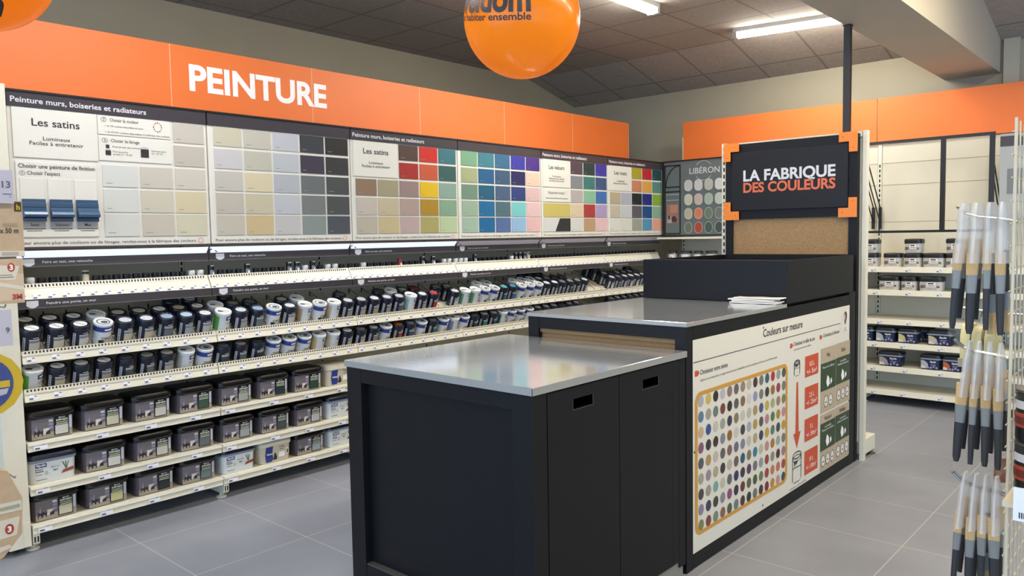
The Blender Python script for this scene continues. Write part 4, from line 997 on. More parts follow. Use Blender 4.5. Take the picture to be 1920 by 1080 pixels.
for r_, rw in enumerate(DOTS):
    for c, hx in enumerate(rw.split()):
        if hx not in cols_used: cols_used.append(hx)
        b.ellipse(OW, Y, Z, 3.222 + c*.0726, .776 - r_*.0730, .0262, .0265, cols_used.index(hx), .001, 18)
obj('colour_dots', b, [cmat(h) for h in cols_used], pp)
lb = MB()
lb.text('Couleurs sur mesure', OW, Y, Z, (3.897, 1.000), .040, .53, 0, .012, res=3)
lb.rect(OW, Y, Z, 3.15, 5.05, .962, .9655, 0, .001)
lb.text('Choisissez votre teinte', OW, Y, Z, (3.215, .900), .022, .275, 0, .006); lb.text('Grâce à nos nuanciers ou apportez-nous un échantillon de votre peinture pour un accord harmonieux', OW, Y, Z, (3.215, .868), .012, .86, 0, .0, res=1)
lb.text('Choisissez la taille du pot', OW, Y, Z, (4.30, .905), .022, .32, 0, .004, res=2); lb.text('en fonction de votre surface', OW, Y, Z, (4.30, .878), .012, .26, 0, .0, res=1)
lb.text('Choisissez la finition', OW, Y, Z, (4.75, .905), .022, .28, 0, .004, res=2); lb.text('contenances selon modèle', OW, Y, Z, (4.25, .085), .011, .25, 0, .0, res=1)
for yy, zz in ((3.90, 1.050), (3.90, .100), (3.16, .55)): lb.ellipse(OW, Y, Z, yy, zz, .006, .006, 0, .001, 8)
obj('lettering', lb, INK, pp)
OR_P = cmat('#d5532f')
for yy in (3.185, 4.270, 4.715):
    b = MB(); b.poly(OW, Y, Z, [(yy-.02,.898),(yy+.008,.898),(yy+.024,.910),(yy+.008,.924),(yy-.02,.924)], 0, .001); obj('step_tab', b, OR_P, pp)
b = MB(); b.poly(OW, Y, Z, [(4.345,.692),(4.334,.40),(4.305,.40),(4.357,.308),(4.410,.40),(4.382,.40),(4.369,.692)], 0, .001); obj('arrow', b, OR_P, pp)
for z0, z1, zt, a, c in ((.700,.823,.782,'0,5 L','+/- 5m²'),(.512,.641,.598,'2,5 L','+/- 25m²'),(.318,.452,.408,'5 L','+/- 50m²'),(.120,.262,.212,'10 L','+/- 100m²')):
    b = MB(); b.rect(OW, Y, Z, 4.470, 4.678, z0, z1, 0, .001)
    b.text(a, OW, Y, Z, (4.574, zt-.022), .026, None, 1, .006, 'CENTER', lift=.002, res=2); b.text(c, OW, Y, Z, (4.574, zt-.066), .026, .16, 1, .004, 'CENTER', lift=.002, res=2)
    obj('size_box', b, [OR_P, WHITE_P], pp)
for yy, zt, zg, zi, n, nm, sub in ((4.718,.838,.745,.505,2,'Mat','Masque les défauts'),(4.978,.840,.748,.508,3,'Satin','Lessivable\nSublime la lumière'),(4.718,.430,.375,.140,3,'Velours','Lessivable\nMasque les défauts'),(4.978,.432,.378,.145,3,'Brillant','Lumineux\nSublime la lumière')):
    b = MB(); z_b = zi-.065
    b.rect(OW, Y, Z, yy, yy+.254, z_b, zt, 0, .001); b.rect(OW, Y, Z, yy, yy+.254, zg-.170, zg, 1, .0016)
    b.text(nm, OW, Y, Z, (yy+.127, (zt+zg)/2-.014), .026, None, 2, .0, 'CENTER', lift=.0022, res=2)
    b.text(sub, OW, Y, Z, (yy+.127, zg-.032), .013, .20, 3, .0, 'CENTER', lift=.0022, res=1)
    c = yy+.120; q = zg-.110
    b.poly(OW, Y, Z, [(c-.01,q-.045),(c-.03,q-.01),(c-.01,q+.03),(c+.02,q+.01),(c+.03,q-.03)], 3, .0022); b.poly(OW, Y, Z, [(c+.045,q-.035),(c+.04,q-.005),(c+.06,q+.005),(c+.07,q-.02)], 3, .0022)
    for i in range(n):
        ic = yy+.127+(i-(n-1)/2)*.078
        b.ellipse(OW, Y, Z, ic, zi, .033, .037, 4, .0018, 16); b.ring(OW, Y, Z, ic, zi, .033, .037, .004, 2, .0022, 16); b.rect(OW, Y, Z, ic-.014, ic+.014, zi-.008, zi-.002, 2, .0022)
    obj('finish_block', b, [cmat('#c4b397'), cmat('#344a2b'), INK, WHITE_P, mat('icon_white', '#dcd8cc', .4)], pp)
def potdraw(yc, z0, ww, hh):
    lb = MB()
    lb.ring(OW, Y, Z, yc, z0+hh, ww, ww*.36, .006, 0, .0022, 22); lb.ring(OW, Y, Z, yc, z0+hh*.88, ww*.98, ww*.34, .004, 0, .0022, 22)
    for s_ in (-1, 1): lb.rect(OW, Y, Z, yc+s_*ww-.003, yc+s_*ww+.003, z0, z0+hh, 0, .0022)
    lb.poly(OW, Y, Z, [(yc-ww, z0),(yc-ww*.5, z0-ww*.22),(yc+ww*.5, z0-ww*.22),(yc+ww, z0),(yc+ww*.5, z0-ww*.16),(yc-ww*.5, z0-ww*.16)], 0, .0022)
    lb.poly(OW, Y, Z, [(yc-ww*.7,z0+hh*.78),(yc-ww*.5,z0+hh*.55),(yc-ww*.3,z0+hh*.7),(yc,z0+hh*.62),(yc+ww*.1,z0+hh*.78)], 0, .0022); lb.rect(OW, Y, Z, yc-ww, yc+ww, z0+hh*.50, z0+hh*.53, 0, .0022)
    obj('pot_drawing', lb, INK, pp)
potdraw(4.350, .738, .040, .070); potdraw(4.357, .125, .062, .145)
b = MB(); b.poly(OW, Y, Z, [(5.075,1.035),(5.075,.915),(5.135,.885),(5.195,.915),(5.195,1.035)], 0, .001); obj('logo_badge', b, mat('badge_cream', '#e0dccf', .4), pp)
b = MB()
pts = [(.0,-.040),(.016,-.020),(.030,.010),(.028,.036),(.0,.050),(-.028,.036),(-.030,.010),(-.016,-.020)]
b.poly(OW, Y, Z, [(5.135+p[0], .985+p[1]) for p in pts], 0, .002); b.poly(OW, Y, Z, [(5.135,.945),(5.143,.995),(5.135,1.035),(5.127,.995)], 1, .003); b.poly(OW, Y, Z, [(5.120,.965),(5.127,.995),(5.118,1.028),(5.106,1.0)], 2, .003)
b.text('couleurs\nsur mesure', OW, Y, Z, (5.135, .922), .010, .06, 0, .004, 'CENTER', lift=.002, res=1)
obj('balloon_logo', b, [INK, cmat('#c8452f'), WHITE_P], pp)

# black open box on the counter
t = thing('counter_box', 'black open-topped box on the rear of the tall counter', 'box', (-2.18, 4.75, DZ))
BX0, BX1, BY0, BY1, BZ0, BZ1 = -2.640, -1.7205, 4.200, 5.285, 1.1505, 1.391
obj('front_panel', MB().box(BX0, BX1, BY0, BY0+.018, BZ0+.003, BZ1), BLACKF, t, bevel=.0015)
obj('side_panel', MB().box(BX1-.018, BX1, BY0+.0185, BY1, BZ0+.001, BZ1), BLACKF, t, bevel=.0015)
obj('side_panel', MB().box(BX0, BX0+.018, BY0+.0185, BY1, BZ0+.001, BZ1), BLACKF, t, bevel=.0015)
obj('back_panel', MB().box(BX0+.0185, BX1-.0185, BY1-.018, BY1, BZ0+.001, BZ1), BLACKF, t)
obj('inner_shelf', MB().box(BX0+.0185, BX1-.0185, BY0+.0185, BY1-.0185, BZ1-.05, BZ1-.035), BLACKF, t)

# folded leaflets on the zinc top
for i, (dx, dy, rz, lab) in enumerate(((0,0,.0,'white leaflet at the bottom of the pile on the tall counter'),(.012,.006,.05,'white leaflet second from the bottom of the counter pile'),(-.010,.002,-.04,'white leaflet third from the bottom of the counter pile'),(.022,.008,.03,'topmost white leaflet of the pile against the black box'))):
    b = MB(); n = 8; L = .27; D_ = .085
    loops = []
    for j in range(n+1):
        xx = -L/2 + L*j/n; zz = .0009*math.sin(j*1.3+i) + (.003*(j/n)**2 if i == 3 else 0)
        loops.append([(xx, -D_/2, .0008+zz), (xx, D_/2, .0008+zz), (xx, D_/2, .0072+zz), (xx, -D_/2, .0072+zz)])
    b.loft(loops)
    o = bpy.data.objects.new('leaflet', b.mesh('leaflet', [mat('leaflet_paper', '#dcd9d2', .55)])); COL.objects.link(o)
    o.location = (-1.875+dx, 4.142+dy*.5, DZ + .0015 + i*.0083); o.rotation_euler.z = rz*.5; props(o, lab, 'leaflet', 'leaflets on the counter')

# ================================================================== sign board LA FABRIQUE DES COULEURS
YG = 5.365
t = thing('sign_board', 'black sign board with orange corners lettered LA FABRIQUE DES COULEURS', 'sign', (-2.18, YG, 1.15))
obj('post', MB().box(-2.655, -2.600, YG-.012, YG+.03, .0, 2.185), BLACKP, t)
obj('post', MB().box(-1.778, -1.722, YG-.012, YG+.03, .0, 2.185), BLACKP, t)
obj('rail', MB().box(-2.600, -1.778, YG-.012, YG+.03, 2.120, 2.185), BLACKP, t)
obj('rail', MB().box(-2.600, -1.778, YG-.012, YG+.03, 1.645, 1.712), BLACKP, t)
obj('lower_panel', MB().box(-2.600, -1.778, YG-.004, YG+.03, .05, 1.392), BLACKF, t)
obj('chipboard_panel', MB().box(-2.600, -1.778, YG+.004, YG+.02, 1.392, 1.645), CHIP, t)
pl = obj('sign_plate', MB().box(-2.597, -1.781, YG-.026, YG-.008, 1.708, 2.122), mat('sign_black', '#111013', .45, spec=.35), t, bevel=.001)
lb = MB(); lb.text('LA FABRIQUE', (0, YG-.026, 0), X, Z, (-2.510, 1.917), .073, .650, 0, .030, res=5); obj('lettering', lb, GREY_T, pl)
lb = MB(); lb.text('DES COULEURS', (0, YG-.026, 0), X, Z, (-2.510, 1.836), .066, .650, 0, .030, res=5); obj('lettering', lb, ORANGE_T, pl)
def lplate(x, z, sx, sz):
    w1, w2, l1, l2 = .053, .062, .118, .130
    pts = [(x,z),(x+sx*l1,z),(x+sx*l1,z+sz*w2),(x+sx*w1,z+sz*w2),(x+sx*w1,z+sz*l2),(x,z+sz*l2)]
    if sx*sz < 0: pts = pts[::-1]
    b = MB().prism(pts, 'y', YG-.034, YG-.027); b.f = [f[::-1] for f in b.f]
    c = obj('corner_plate', b, ORANGE_P, t)
    for px_, pz_ in ((x+sx*l1*.78, z+sz*w2*.5), (x+sx*w1*.5, z+sz*l2*.8)):
        s = MB().lathe([(.004,0),(.003,.002)], 10, None, (0,0,0)); sv = [(px_+p[0], YG-.034-p[2], pz_+p[1]) for p in s.v]
        s.v = sv; obj('screw', s, mat('screw_brass', '#a9672a', .35, metal=.6), c)
lplate(-2.660, 2.194, 1, -1); lplate(-1.720, 2.196, -1, -1); lplate(-2.660, 1.640, 1, 1); lplate(-1.720, 1.638, -1, 1)
# cable pole to the beam
t = thing('cable_pole', 'thin black cable pole rising from the sign board to the ceiling beam', 'pole', (-1.802, YG+.01, 2.186))
obj('duct', MB().box(-1.824, -1.780, YG-.010, YG+.028, 2.1865, 2.8935), BLACK, t, bevel=.002)
obj('cap', MB().box(-1.828, -1.776, YG-.014, YG+.032, 2.885, 2.8945), BLACK, t)
# gondola behind the board
t = thing('shelving_bay', 'cream slotted gondola standing behind the black sign board', 'shelving', (-2.18, 5.5, 0))
for xx, hw in ((-2.690, .018), (-1.694, .013)):
    b = MB().box(xx-hw, xx+hw, YG+.035, YG+.085, 0, 2.205)
    for i in range(42 if xx < -2 else 0): b.rect((xx, YG+.035, .1+i*.05), X, Z, -.006, .006, 0, .028, 1, .0008)
    obj('upright', b, [CREAM, SLOT], t)
obj('top_rail', MB().box(-2.670, -1.712, YG+.035, YG+.065, 2.165, 2.200), CREAM, t)
obj('back_panel', MB().box(-2.672, -1.710, YG+.05, YG+.07, .12, 2.165), CREAM_D, t)
for z in (.13,):
    b = MB().box(-2.69, -1.69, YG+.087, YG+.30, z-.10, z); b.box(-2.69, -1.69, YG+.30, YG+.312, z-.10, z+.004)
    s = obj('base_shelf', b, CREAM, t)
for xx in (-2.65, -1.70):
    obj('foot', MB().lathe([(.03,0),(.03,.006),(.012,.012),(.012,.031)], 14, None, (xx, YG+.26, 0)), GREYW, t)

# ================================================================== promotional balls
VINYL = mat('orange_vinyl', '#ffa722', .28, coat=.25)
_nt = VINYL.node_tree; _tr = _nt.nodes.new('ShaderNodeBsdfTranslucent'); _tr.inputs[0].default_value = (*lin('#ffb53c'), 1)
_mx = _nt.nodes.new('ShaderNodeMixShader'); _mx.inputs[0].default_value = .6
_nt.links.new(_nt.nodes['Principled BSDF'].outputs[0], _mx.inputs[1]); _nt.links.new(_tr.outputs[0], _mx.inputs[2])
_nt.links.new(_mx.outputs[0], _nt.nodes['Material Output'].inputs[0])
def ball(c, r_, label, txt, a_right, small=None):
    t = thing('promo_ball', label, 'ball', (c[0], c[1], c[2]), 'orange promotional balls')
    b = MB(); n, mrow = 48, 28
    prof = [(max(r_*math.sin(PI*i/mrow), 1e-4), -r_*math.cos(PI*i/mrow)) for i in range(mrow+1)]
    b.lathe(prof, n, cap0=False, cap1=False)
    obj('body', MB(), ORANGE, t).data = b.mesh('body', [VINYL], True)
    b = MB().lathe([(.012,r_-.004),(.012,r_+.02),(.006,r_+.03)], 12); b.tube([(0,0,r_+.025),(0,0,ZC-c[2])], .0012, 6)
    obj('cord', MB(), WHITE, t).data = b.mesh('cord', [mat('cord_grey', '#8a8580', .6)])
    # lettering wrapped on the surface
    az = math.atan2(-c[0]*1.0, -(-c[1])*-1.0)
    d = Vector((-c[0], -c[1], 0)).normalized(); base_ang = math.atan2(d.y, d.x)
    qr = d.rotation_difference(Vector((-c[0], -c[1], 1.55-c[2])).normalized())       # the ball hangs tilted, logo facing the aisle
    bm = bmesh.new()
    for s_, lat0, cap, wd, bold in txt:
        v, f = text_geo(s_, bold, 'RIGHT', 4)
        x1 = max(p[0] for p in v); x0 = min(p[0] for p in v); su = wd/(x1-x0); sv = cap/cap_h()
        vs = [bm.verts.new(((p[0]-x1)*su, p[1]*sv + lat0, 0)) for p in v]
        for q in f:
            try: bm.faces.new([vs[i] for i in q])
            except ValueError: pass
    for _ in range(6):
        es = [e for e in bm.edges if e.calc_length() > .016]
        if not es: break
        bmesh.ops.subdivide_edges(bm, edges=es, cuts=1); bmesh.ops.triangulate(bm, faces=[f for f in bm.faces if len(f.verts) > 3])
    for p in bm.verts:
        lon = base_ang + a_right + p.co.x/r_; lat = p.co.y/r_
        rr_ = r_+.0014
        p.co = qr @ Vector((rr_*math.cos(lat)*math.cos(lon), rr_*math.cos(lat)*math.sin(lon), rr_*math.sin(lat)))
    bmesh.ops.recalc_face_normals(bm, faces=bm.faces)
    me = bpy.data.meshes.new('lettering'); bm.to_mesh(me); bm.free(); me.materials.append(INK)
    obj('lettering', MB(), INK, t).data = me
ball((-2.228, 2.592, 2.481), .25, 'orange ball with dark lettering hanging over the counter', [('weldom', .033, .098, .415, .035), ('mieux habiter ensemble', -.002, .027, .46, .02)], math.radians(8.4))
ball((-3.325, .890, 2.565), .235, 'orange ball hanging at the top left edge of the view', [('weldom', -.185, .098, .40, .035)], math.radians(17))

# ================================================================== tape boxes at the left edge
t = thing('peg_rack', 'cream slotted peg rack beside the near end panel', 'shelving', (-4.42, .7, 0))
obj('back_panel', MB().box(-4.86, -4.84, .15, 1.10, .08, 2.2), CREAM_D, t)
b = MB().box(-4.84, -4.80, 1.06, 1.10, 0, 2.3)
for i in range(42): b.rect((-4.80, 1.08, .1+i*.05), Y, Z, -.006, .006, 0, .028, 1, .0008)
obj('upright', b, [CREAM, SLOT], t)
obj('base_shelf', MB().box(-4.84, -4.40, .15, 1.10, .0, .10), CREAM, t)
XH = -4.0
for z in (1.89, 1.765, 1.51, 1.27, .49): obj('hook', MB().tube([(-4.845,1.085,z),(XH-.03,1.085,z),(XH-.01,1.085,z+.012)], .0035, 8), STEEL, t)
KRAFT = mat('kraft_card', '#b89f7e', .65, noise=.06, scale=30); PALE = mat('pale_card', '#cdc6b2', .55)
# price card
t = thing('price_card', 'pale lilac price card on a hook at the top left edge', 'price card', (XH+.01, 1.08, 1.735))
obj('card', MB().box(XH+.006, XH+.009, 1.03, 1.137, 1.735, 1.882), mat('lilac_card', '#b4b2bb', .4), t)
lb = MB(); lb.text('£ 13', (XH+.009, 0, 0), Y, Z, (1.126, 1.805), .028, .075, 0, .02, 'RIGHT'); lb.rect((XH+.009,0,0), Y, Z, 1.095, 1.130, 1.775, 1.778, 0, .001); lb.rect((XH+.009,0,0), Y, Z, 1.12, 1.126, 1.762, 1.766, 0, .001)
obj('lettering', lb, mat('card_ink', '#5f5c64', .5), t)
def carton(y0, y1, z0, z1, label, dep=.05, x=XH):
    t = thing('tape_carton', label, 'carton', (x, (y0+y1)/2, z0), 'brown tape cartons')
    b = MB().box(x-dep, x, y0, y1, z0, z1); obj('box', b, KRAFT, t, bevel=.002)
    obj('hang_tab', MB().box(x-dep-.004, x-dep, (y0+y1)/2-.03, y1-.01, z1-.02, z1+.03), PALE, t)
    return t
t = carton(.98, 1.170, 1.498, 1.748, 'brown tape carton marked x 50 m at the upper left edge')
lb = MB(); lb.text('. x 50 m', (XH,0,0), Y, Z, (1.150, 1.604), .021, .085, 0, .03, 'RIGHT'); obj('lettering', lb, mat('brown_ink', '#4f4438', .5), t)
lb = MB(); lb.rect((XH,0,0), Y, Z, 1.090, 1.150, 1.632, 1.636, 0, .001); lb.rect((XH,0,0), Y, Z, 1.09, 1.148, 1.640, 1.648, 0, .001); obj('faint_print', lb, mat('faint_brown', '#a68e6e', .6), t)
b = MB(); b.rect((XH,0,0), Y, Z, 1.138, 1.166, 1.700, 1.742, 0, .0012); b.text('h', (XH,0,0), Y, Z, (1.146, 1.708), .022, None, 1, .04, lift=.002); obj('logo_patch', b, [mat('patch_dark', '#3b3018', .5), cmat('#d6c02a')], t)
b = MB(); b.rect((XH,0,0), Y, Z, .98, 1.170, 1.498, 1.524, 0, .0012); b.rect((XH,0,0), Y, Z, 1.08, 1.145, 1.503, 1.519, 1, .002); obj('label_band', b, [PALE, mat('band_grey', '#a8a296', .5)], t)
t = carton(.98, 1.160, 1.288, 1.488, 'brown tape carton with a red 3M mark below the 50 m carton')
b = MB(); b.rect((XH,0,0), Y, Z, .98, 1.16, 1.300, 1.420, 2, .0008); b.poly((XH,0,0), Y, Z, [(1.02,1.398),(1.125,1.392),(1.145,1.455),(1.02,1.465)], 0, .0014); b.rect((XH,0,0), Y, Z, 1.03, 1.12, 1.404, 1.409, 1, .002); b.rect((XH,0,0), Y, Z, 1.03, 1.115, 1.414, 1.418, 1, .002)
b.poly((XH,0,0), Y, Z, [(.98,1.37),(1.06,1.385),(1.16,1.362),(1.16,1.345),(1.06,1.368),(.98,1.355)], 0, .0012)
obj('label_band', b, [PALE, GREYINK, mat('kraft_light', '#c4ae92', .6)], t)
lb = MB(); lb.text('3M', (XH,0,0), Y, Z, (1.150, 1.307), .021, .040, 0, .05, 'RIGHT', lift=.002)
lb.ellipse((XH,0,0), Y, Z, 1.112, 1.450, .015, .020, 0, .002, 16); obj('red_mark', lb, cmat('#b8402e'), t)
lb = MB(); lb.text('3', (XH,0,0), Y, Z, (1.112, 1.439), .022, None, 0, .04, 'CENTER', lift=.003); obj('lettering', lb, WHITE_P, t)
t = thing('price_card', 'pale lilac card hanging below the tape cartons', 'price card', (XH, 1.06, 1.12))
obj('card', MB().box(XH, XH+.003, 1.0, 1.102, 1.100, 1.262), _M['lilac_card'], t)
lb = MB(); lb.text('9', (XH+.003, 0, 0), Y, Z, (1.092, 1.16), .022, None, 0, .03, 'RIGHT'); obj('lettering', lb, _M['card_ink'], t)
t = thing('round_blade_pack', 'yellow and blue round blister pack at the left edge', 'packaging', (XH, 1.07, .80))
b = MB(); rr_ = .145; o = (XH, 0, 0); cy, cz = .99, .935
pts = [(cy+rr_*math.cos(2*PI*i/16), cz+rr_*math.sin(2*PI*i/16)) for i in range(16)]
b.prism(pts, 'x', XH-.012, XH); obj('card', b, cmat('#d3b32c'), t)
b = MB(); b.ellipse((XH,0,0), Y, Z, cy, cz, .105, .115, 0, .0015, 28); b.rect((XH,0,0), Y, Z, cy-.02, cy+.09, cz-.02, cz+.01, 1, .003); b.poly((XH,0,0), Y, Z, [(cy-.02,cz-.07),(cy+.075,cz-.05),(cy+.085,cz-.025),(cy-.02,cz-.03)], 2, .003)
obj('disc_print', b, [cmat('#3c4d8c'), cmat('#d3b32c'), mat('disc_grey', '#a9aab4', .4)], t)
t = thing('tape_carton', 'lowest brown carton with a red 3, tilted near the floor', 'carton', (XH, 1.0, .13), 'brown tape cartons')
b = MB().prism([(.90,.10),(1.017,.147),(1.094,.235),(1.103,.40),(1.05,.536),(.90,.60)], 'x', XH-.05, XH); obj('box', b, KRAFT, t, bevel=.002)
b = MB(); b.rect((XH,0,0), Y, Z, .91, 1.098, .345, .392, 0, .001); b.poly((XH,0,0), Y, Z, [(.91,.225),(1.072,.235),(1.088,.318),(.91,.315)], 0, .001); b.rect((XH,0,0), Y, Z, .96, 1.09, .360, .375, 1, .002); b.poly((XH,0,0), Y, Z, [(.91,.19),(1.04,.20),(1.05,.185),(.91,.15)], 0, .002)
obj('label_band', b, [PALE, mat('band_green', '#9a9c82', .5)], t)
lb = MB(); lb.ellipse((XH,0,0), Y, Z, 1.044, .270, .018, .024, 0, .002, 16); obj('red_mark', lb, cmat('#b8402e'), t)
lb = MB(); lb.text('3', (XH,0,0), Y, Z, (1.044, .258), .024, None, 0, .04, 'CENTER', lift=.003); obj('lettering', lb, WHITE_P, t)

# ================================================================== wire rack with brush packs on the right
XM, YM = -.318, 2.02
IVORY = mat('ivory_wire', '#cfc3a6', .4)
t = thing('wire_rack', 'ivory wire mesh rack at the right edge holding brush packs', 'rack', (XM, YM+.4, 0))
r_w = .0019
for i in range(13):
    y = YM + i*.05
    obj('upright_wire', MB().tube([(XM,y,.02),(XM,y,1.79-.003*i)], r_w if i else .0036, 8), IVORY, t)
for i in range(35):
    z = .06+i*.05
    obj('cross_wire', MB().tube([(XM-.005,YM-.008,z),(XM-.005,YM+.62,z)], .0017, 6), IVORY, t)
obj('base_shelf', MB().box(XM-.02, XM+.40, YM-.02, YM+.62, 0, .03), IVORY, t)
HK = []
for z in (1.568, 1.256, .940):
    y = YM+.03
    pth = [(XM+.0,y,z-.004),(XM-.03,y,z+.002),(XM-.075,y,z+.008),(XM-.10,y,z+.016),(XM-.116,y,z+.030)]
    for dy in (0, .014):
        h = obj('hook', MB().tube([(p[0],p[1]+dy,p[2]) for p in pth], .0026, 8), STEEL, t)
    obj('hook_tip', MB().tube([(pth[-1][0],y,pth[-1][2]),(pth[-1][0]-.004,y+.007,pth[-1][2]+.002),(pth[-1][0],y+.014,pth[-1][2])], .0026, 8), STEEL, t)
BRIST = mat('blond_bristle', '#c9a468', .7, noise=.25, scale=400, stretch=(6,6,.3)); FERR = mat('ferrule_steel', '#85857f', .45, metal=.35); HAND = mat('brush_handle', '#101015', .45, spec=.25)
HTIP = mat('handle_cream_tip', '#b59a6c', .5)
BAG = bpy.data.materials.new('clear_bag'); BAG.use_nodes = True
bb = BAG.node_tree.nodes['Principled BSDF']; bb.inputs['Base Color'].default_value = (.62,.60,.55,1); bb.inputs['Specular IOR Level'].default_value = .25; bb.inputs['Roughness'].default_value = .3; bb.inputs['Alpha'].default_value = .06
MILK = bpy.data.materials.new('gathered_bag'); MILK.use_nodes = True
bb = MILK.node_tree.nodes['Principled BSDF']; bb.inputs['Base Color'].default_value = (.74,.73,.69,1); bb.inputs['Roughness'].default_value = .3; bb.inputs['Alpha'].default_value = .50
def brush_mesh(wd, th):
    d = {}
    b = MB(); b.loft([rrect(wd*.92, th, th*.3, .133, 3), rrect(wd*.98, th*.95, th*.3, .155, 3), rrect(wd, th*.7, th*.22, .186, 3)]); d['bristles'] = b.mesh('bristles', [BRIST], True)
    b = MB(); b.loft([rrect(wd*.80, th*.82, th*.3, .094, 3), rrect(wd*.95, th*1.04, th*.32, .136, 3)]); d['ferrule'] = b.mesh('ferrule', [FERR], True)
    b = MB(); b.loft([rrect(.010, .008, .0035, 0, 3), rrect(wd*.62, .010, .004, .012, 3), rrect(wd*.72, .012, .004, .055, 3), rrect(wd*.78, th*.8, th*.28, .096, 3)]); d['handle'] = b.mesh('handle', [HAND], True)
    return d
BRW = {k: brush_mesh(*k) for k in ((.021,.014),(.026,.014),(.018,.012),(.022,.014))}
def brush_pack(x, z, top, kind, label, tilt, seed):
    """bag hanging from the hook at (x, z); two brushes inside"""
    r2 = random.Random(seed); y = YM+.022
    t = thing('paintbrush_pack', label, 'paintbrush pack', (x, y, z), 'bagged paintbrushes on the wire rack')
    H = .272; w0 = .034
    b = MB(); loops = []
    for zz, wx, wy in (((.030,.008,.020),(.012,.0125,.030),(-.012,.0135,.034)) if top else ((.020,.004,.012),(.004,.006,.018),(-.012,.0085,.026))):
        loops.append([(math.cos(2*PI*i/14)*wx*(1+.25*math.sin(i*5+seed)), math.sin(2*PI*i/14)*wy, zz) for i in range(14)])
    for q in range(5):
        zz = -.03-.055*q*.35; loops.append([(math.cos(2*PI*i/14)*((.0132 if top else .0092)+.0006*q)*(1+.12*math.sin(i*3+q+seed)), math.sin(2*PI*i/14)*(.032+.003*q), zz) for i in range(14)])
    obj('bag_top', MB(), MILK, t).data = MB().loft(loops, cap0=True, cap1=False).mesh('bag_top', [MILK], True)
    b2 = MB(); loops = [loops[-1]]
    for q in range(1, 6): loops.append([(math.cos(2*PI*i/14)*(.0122+.0001*q)*(1+.06*math.sin(i*4+q)), math.sin(2*PI*i/14)*(.046-.001*q), -.107-.033*q) for i in range(14)])
    loops.append([(math.cos(2*PI*i/14)*.004, math.sin(2*PI*i/14)*.045, -H-.006) for i in range(14)])
    obj('bag', MB(), BAG, t).data = MB().loft(loops, cap0=False, cap1=True).mesh('bag', [BAG], True)
    for s_ in (0, 1):
        me = BRW[kind if s_ == 0 else (.018,.012)]
        flip = (s_ == 1 and r2.random() < .4)
        e = inst('paintbrush', me['bristles'], t, (-.003+.006*s_, -.016+.030*s_, -H + (.0 if not flip else .186) + .030*s_*(0 if flip else 1) + r2.uniform(0,.014)), (PI if flip else 0, 0, PI/2 + r2.uniform(-.2,.2)))
        inst('ferrule', me['ferrule'], e); inst('handle', me['handle'], e)
    t.rotation_euler = (0, math.radians(tilt), 0)
    # tilt keeps the bag on the hook
LV = ['top hook','middle hook','bottom hook']
for hi, (z, xs) in enumerate(((1.572,(-.418,-.392,-.366,-.342)),(1.264,(-.404,-.384,-.362,-.340)),(.955,(-.406,-.384,-.364,-.342)))):
    for i, x in enumerate(xs):
        kd = ((.021,.014),(.026,.014),(.018,.012),(.022,.014))[(i+hi) % 4]
        brush_pack(x, z+.006, hi == 0, kd, 'clear bag of blond paintbrushes, %s from the hook tip on the %s' % (ORD[i], LV[hi]), (3.5, 1.5, 0, -1)[i], hi*10+i)
# cream sponge sleeves hanging behind the middle hook
for i, (x, z, lab) in enumerate(((-.437,1.20,'leftmost cream painting sponge hanging behind the middle brush hook'),(-.413,1.195,'middle cream painting sponge hanging behind the middle brush hook'),(-.386,1.19,'rightmost cream painting sponge with a dark logo by the mesh'))):
    t = thing('painting_sponge', lab, 'sponge', (x, 2.21, z), 'cream sponges on the wire rack')
    pts = []
    for q in range(24):
        a = 2*PI*q/24; pts.append((.056*math.copysign(abs(math.cos(a))**.6, math.cos(a)), .058+.058*math.copysign(abs(math.sin(a))**.6, math.sin(a))))
    lp = [[(sx, p[0]*s_, .058+(p[1]-.058)*s_) for p in pts] for sx, s_ in ((-.012,.80),(-.010,.95),(0,1.0),(.010,.95),(.012,.80))]
    obj('sleeve', MB(), CREAM, t).data = MB().loft(lp).mesh('sleeve', [mat('sponge_cream', '#d1c389', .6)], True)
    obj('paper_band', MB(), CREAM, t).data = MB().box(-.0135, .0135, -.0565, -.030, .010, .030).mesh('paper_band', [mat('band_print', '#9a8e74', .5)])
    obj('hang_loop', MB(), CREAM, t).data = MB().tube([(0,0,.112),(0,0,.135),(0,.012,.146),(0,.004,.15)], .0018, 6).mesh('hang_loop', [STEEL])
obj('hook', MB().tube([(XM,2.222,1.338),(-.40,2.222,1.342),(-.455,2.222,1.350)], .003, 8), STEEL, bpy.data.objects['wire_rack'])
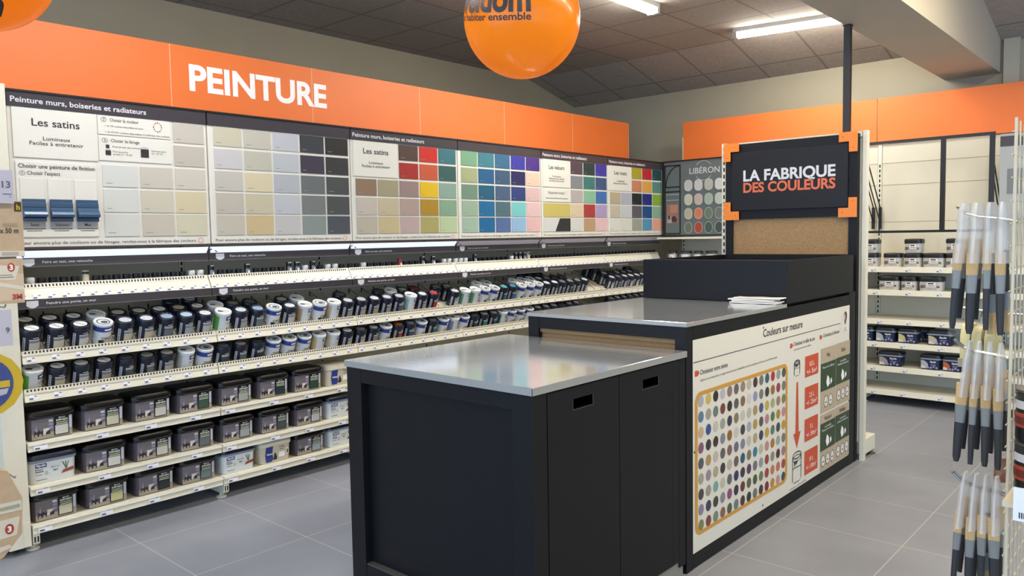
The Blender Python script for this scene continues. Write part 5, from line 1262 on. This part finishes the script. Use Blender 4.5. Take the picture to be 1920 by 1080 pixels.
# copper roller sleeve
t = thing('roller_sleeve', 'copper coloured roller sleeve above the bottom brush hook', 'paint roller', (-.345, 2.10, .985))
obj('sleeve', MB(), CREAM, t).data = MB().lathe([(.011,-.03),(.014,-.028),(.014,.028),(.011,.03)], 18).mesh('sleeve', [mat('copper_sleeve', '#8d5a3e', .5, noise=.2, scale=120)], True)
obj('wire', MB(), CREAM, t).data = MB().tube([(0,0,.028),(0,0,.045),(.028,0,.046)], .002, 6).mesh('wire', [STEEL], True)
# end-cap tins and price card
t = thing('end_shelf', 'ivory shelf at the right edge carrying dark tins', 'shelf', (-.2, 1.86, .98))
obj('board', MB().box(-.292, -.05, 1.80, 1.99, .990, 1.000), IVORY, t)
obj('bracket', MB().box(-.262, -.250, 1.99, 2.05, .90, .995), IVORY, t)
for i, (z, lab) in enumerate(((1.001,'lower dark tin with an orange band at the right edge'),(1.111,'upper dark tin with an orange band at the right edge'))):
    t = thing('wood_stain_tin', lab, 'tin', (-.240, 1.90, z), 'dark tins at the right edge')
    obj('body', MB(), BLACK, t).data = MB().lathe([(.046,0),(.048,.003),(.048,.098),(.046,.101)], 24).mesh('body', [mat('tin_black', '#17181a', .3)], True)
    b = MB(); b.cylpatch(.0486, -220, -20, .03, .06, 0, 14); b.cylpatch(.0486, -220, -20, .068, .085, 1, 14); b.cylpatch(.0490, -170, -60, .036, .052, 2, 8)
    obj('label', MB(), BLACK, t).data = b.mesh('label', [cmat('#a8472c'), mat('tin_white', '#bdbab4', .4), cmat('#6d2a1c')], True)
    obj('lid', MB(), BLACK, t).data = MB().lathe([(.046,.101),(.049,.102),(.049,.107),(.042,.108)], 24).mesh('lid', [GREYW], True)
t = thing('price_card', 'white price card with barcode clipped below the dark tins', 'price card', (-.25, 1.797, .95))
obj('card', MB().box(-.272, -.19, 1.793, 1.7965, .968, 1.035), WHITE_P, t)
b = MB()
for i in range(12): b.rect((-.262+i*.004, 1.793, .974), X, Z, 0, .0022, 0, .012, 0, .0006)
obj('barcode', b, INK, t)
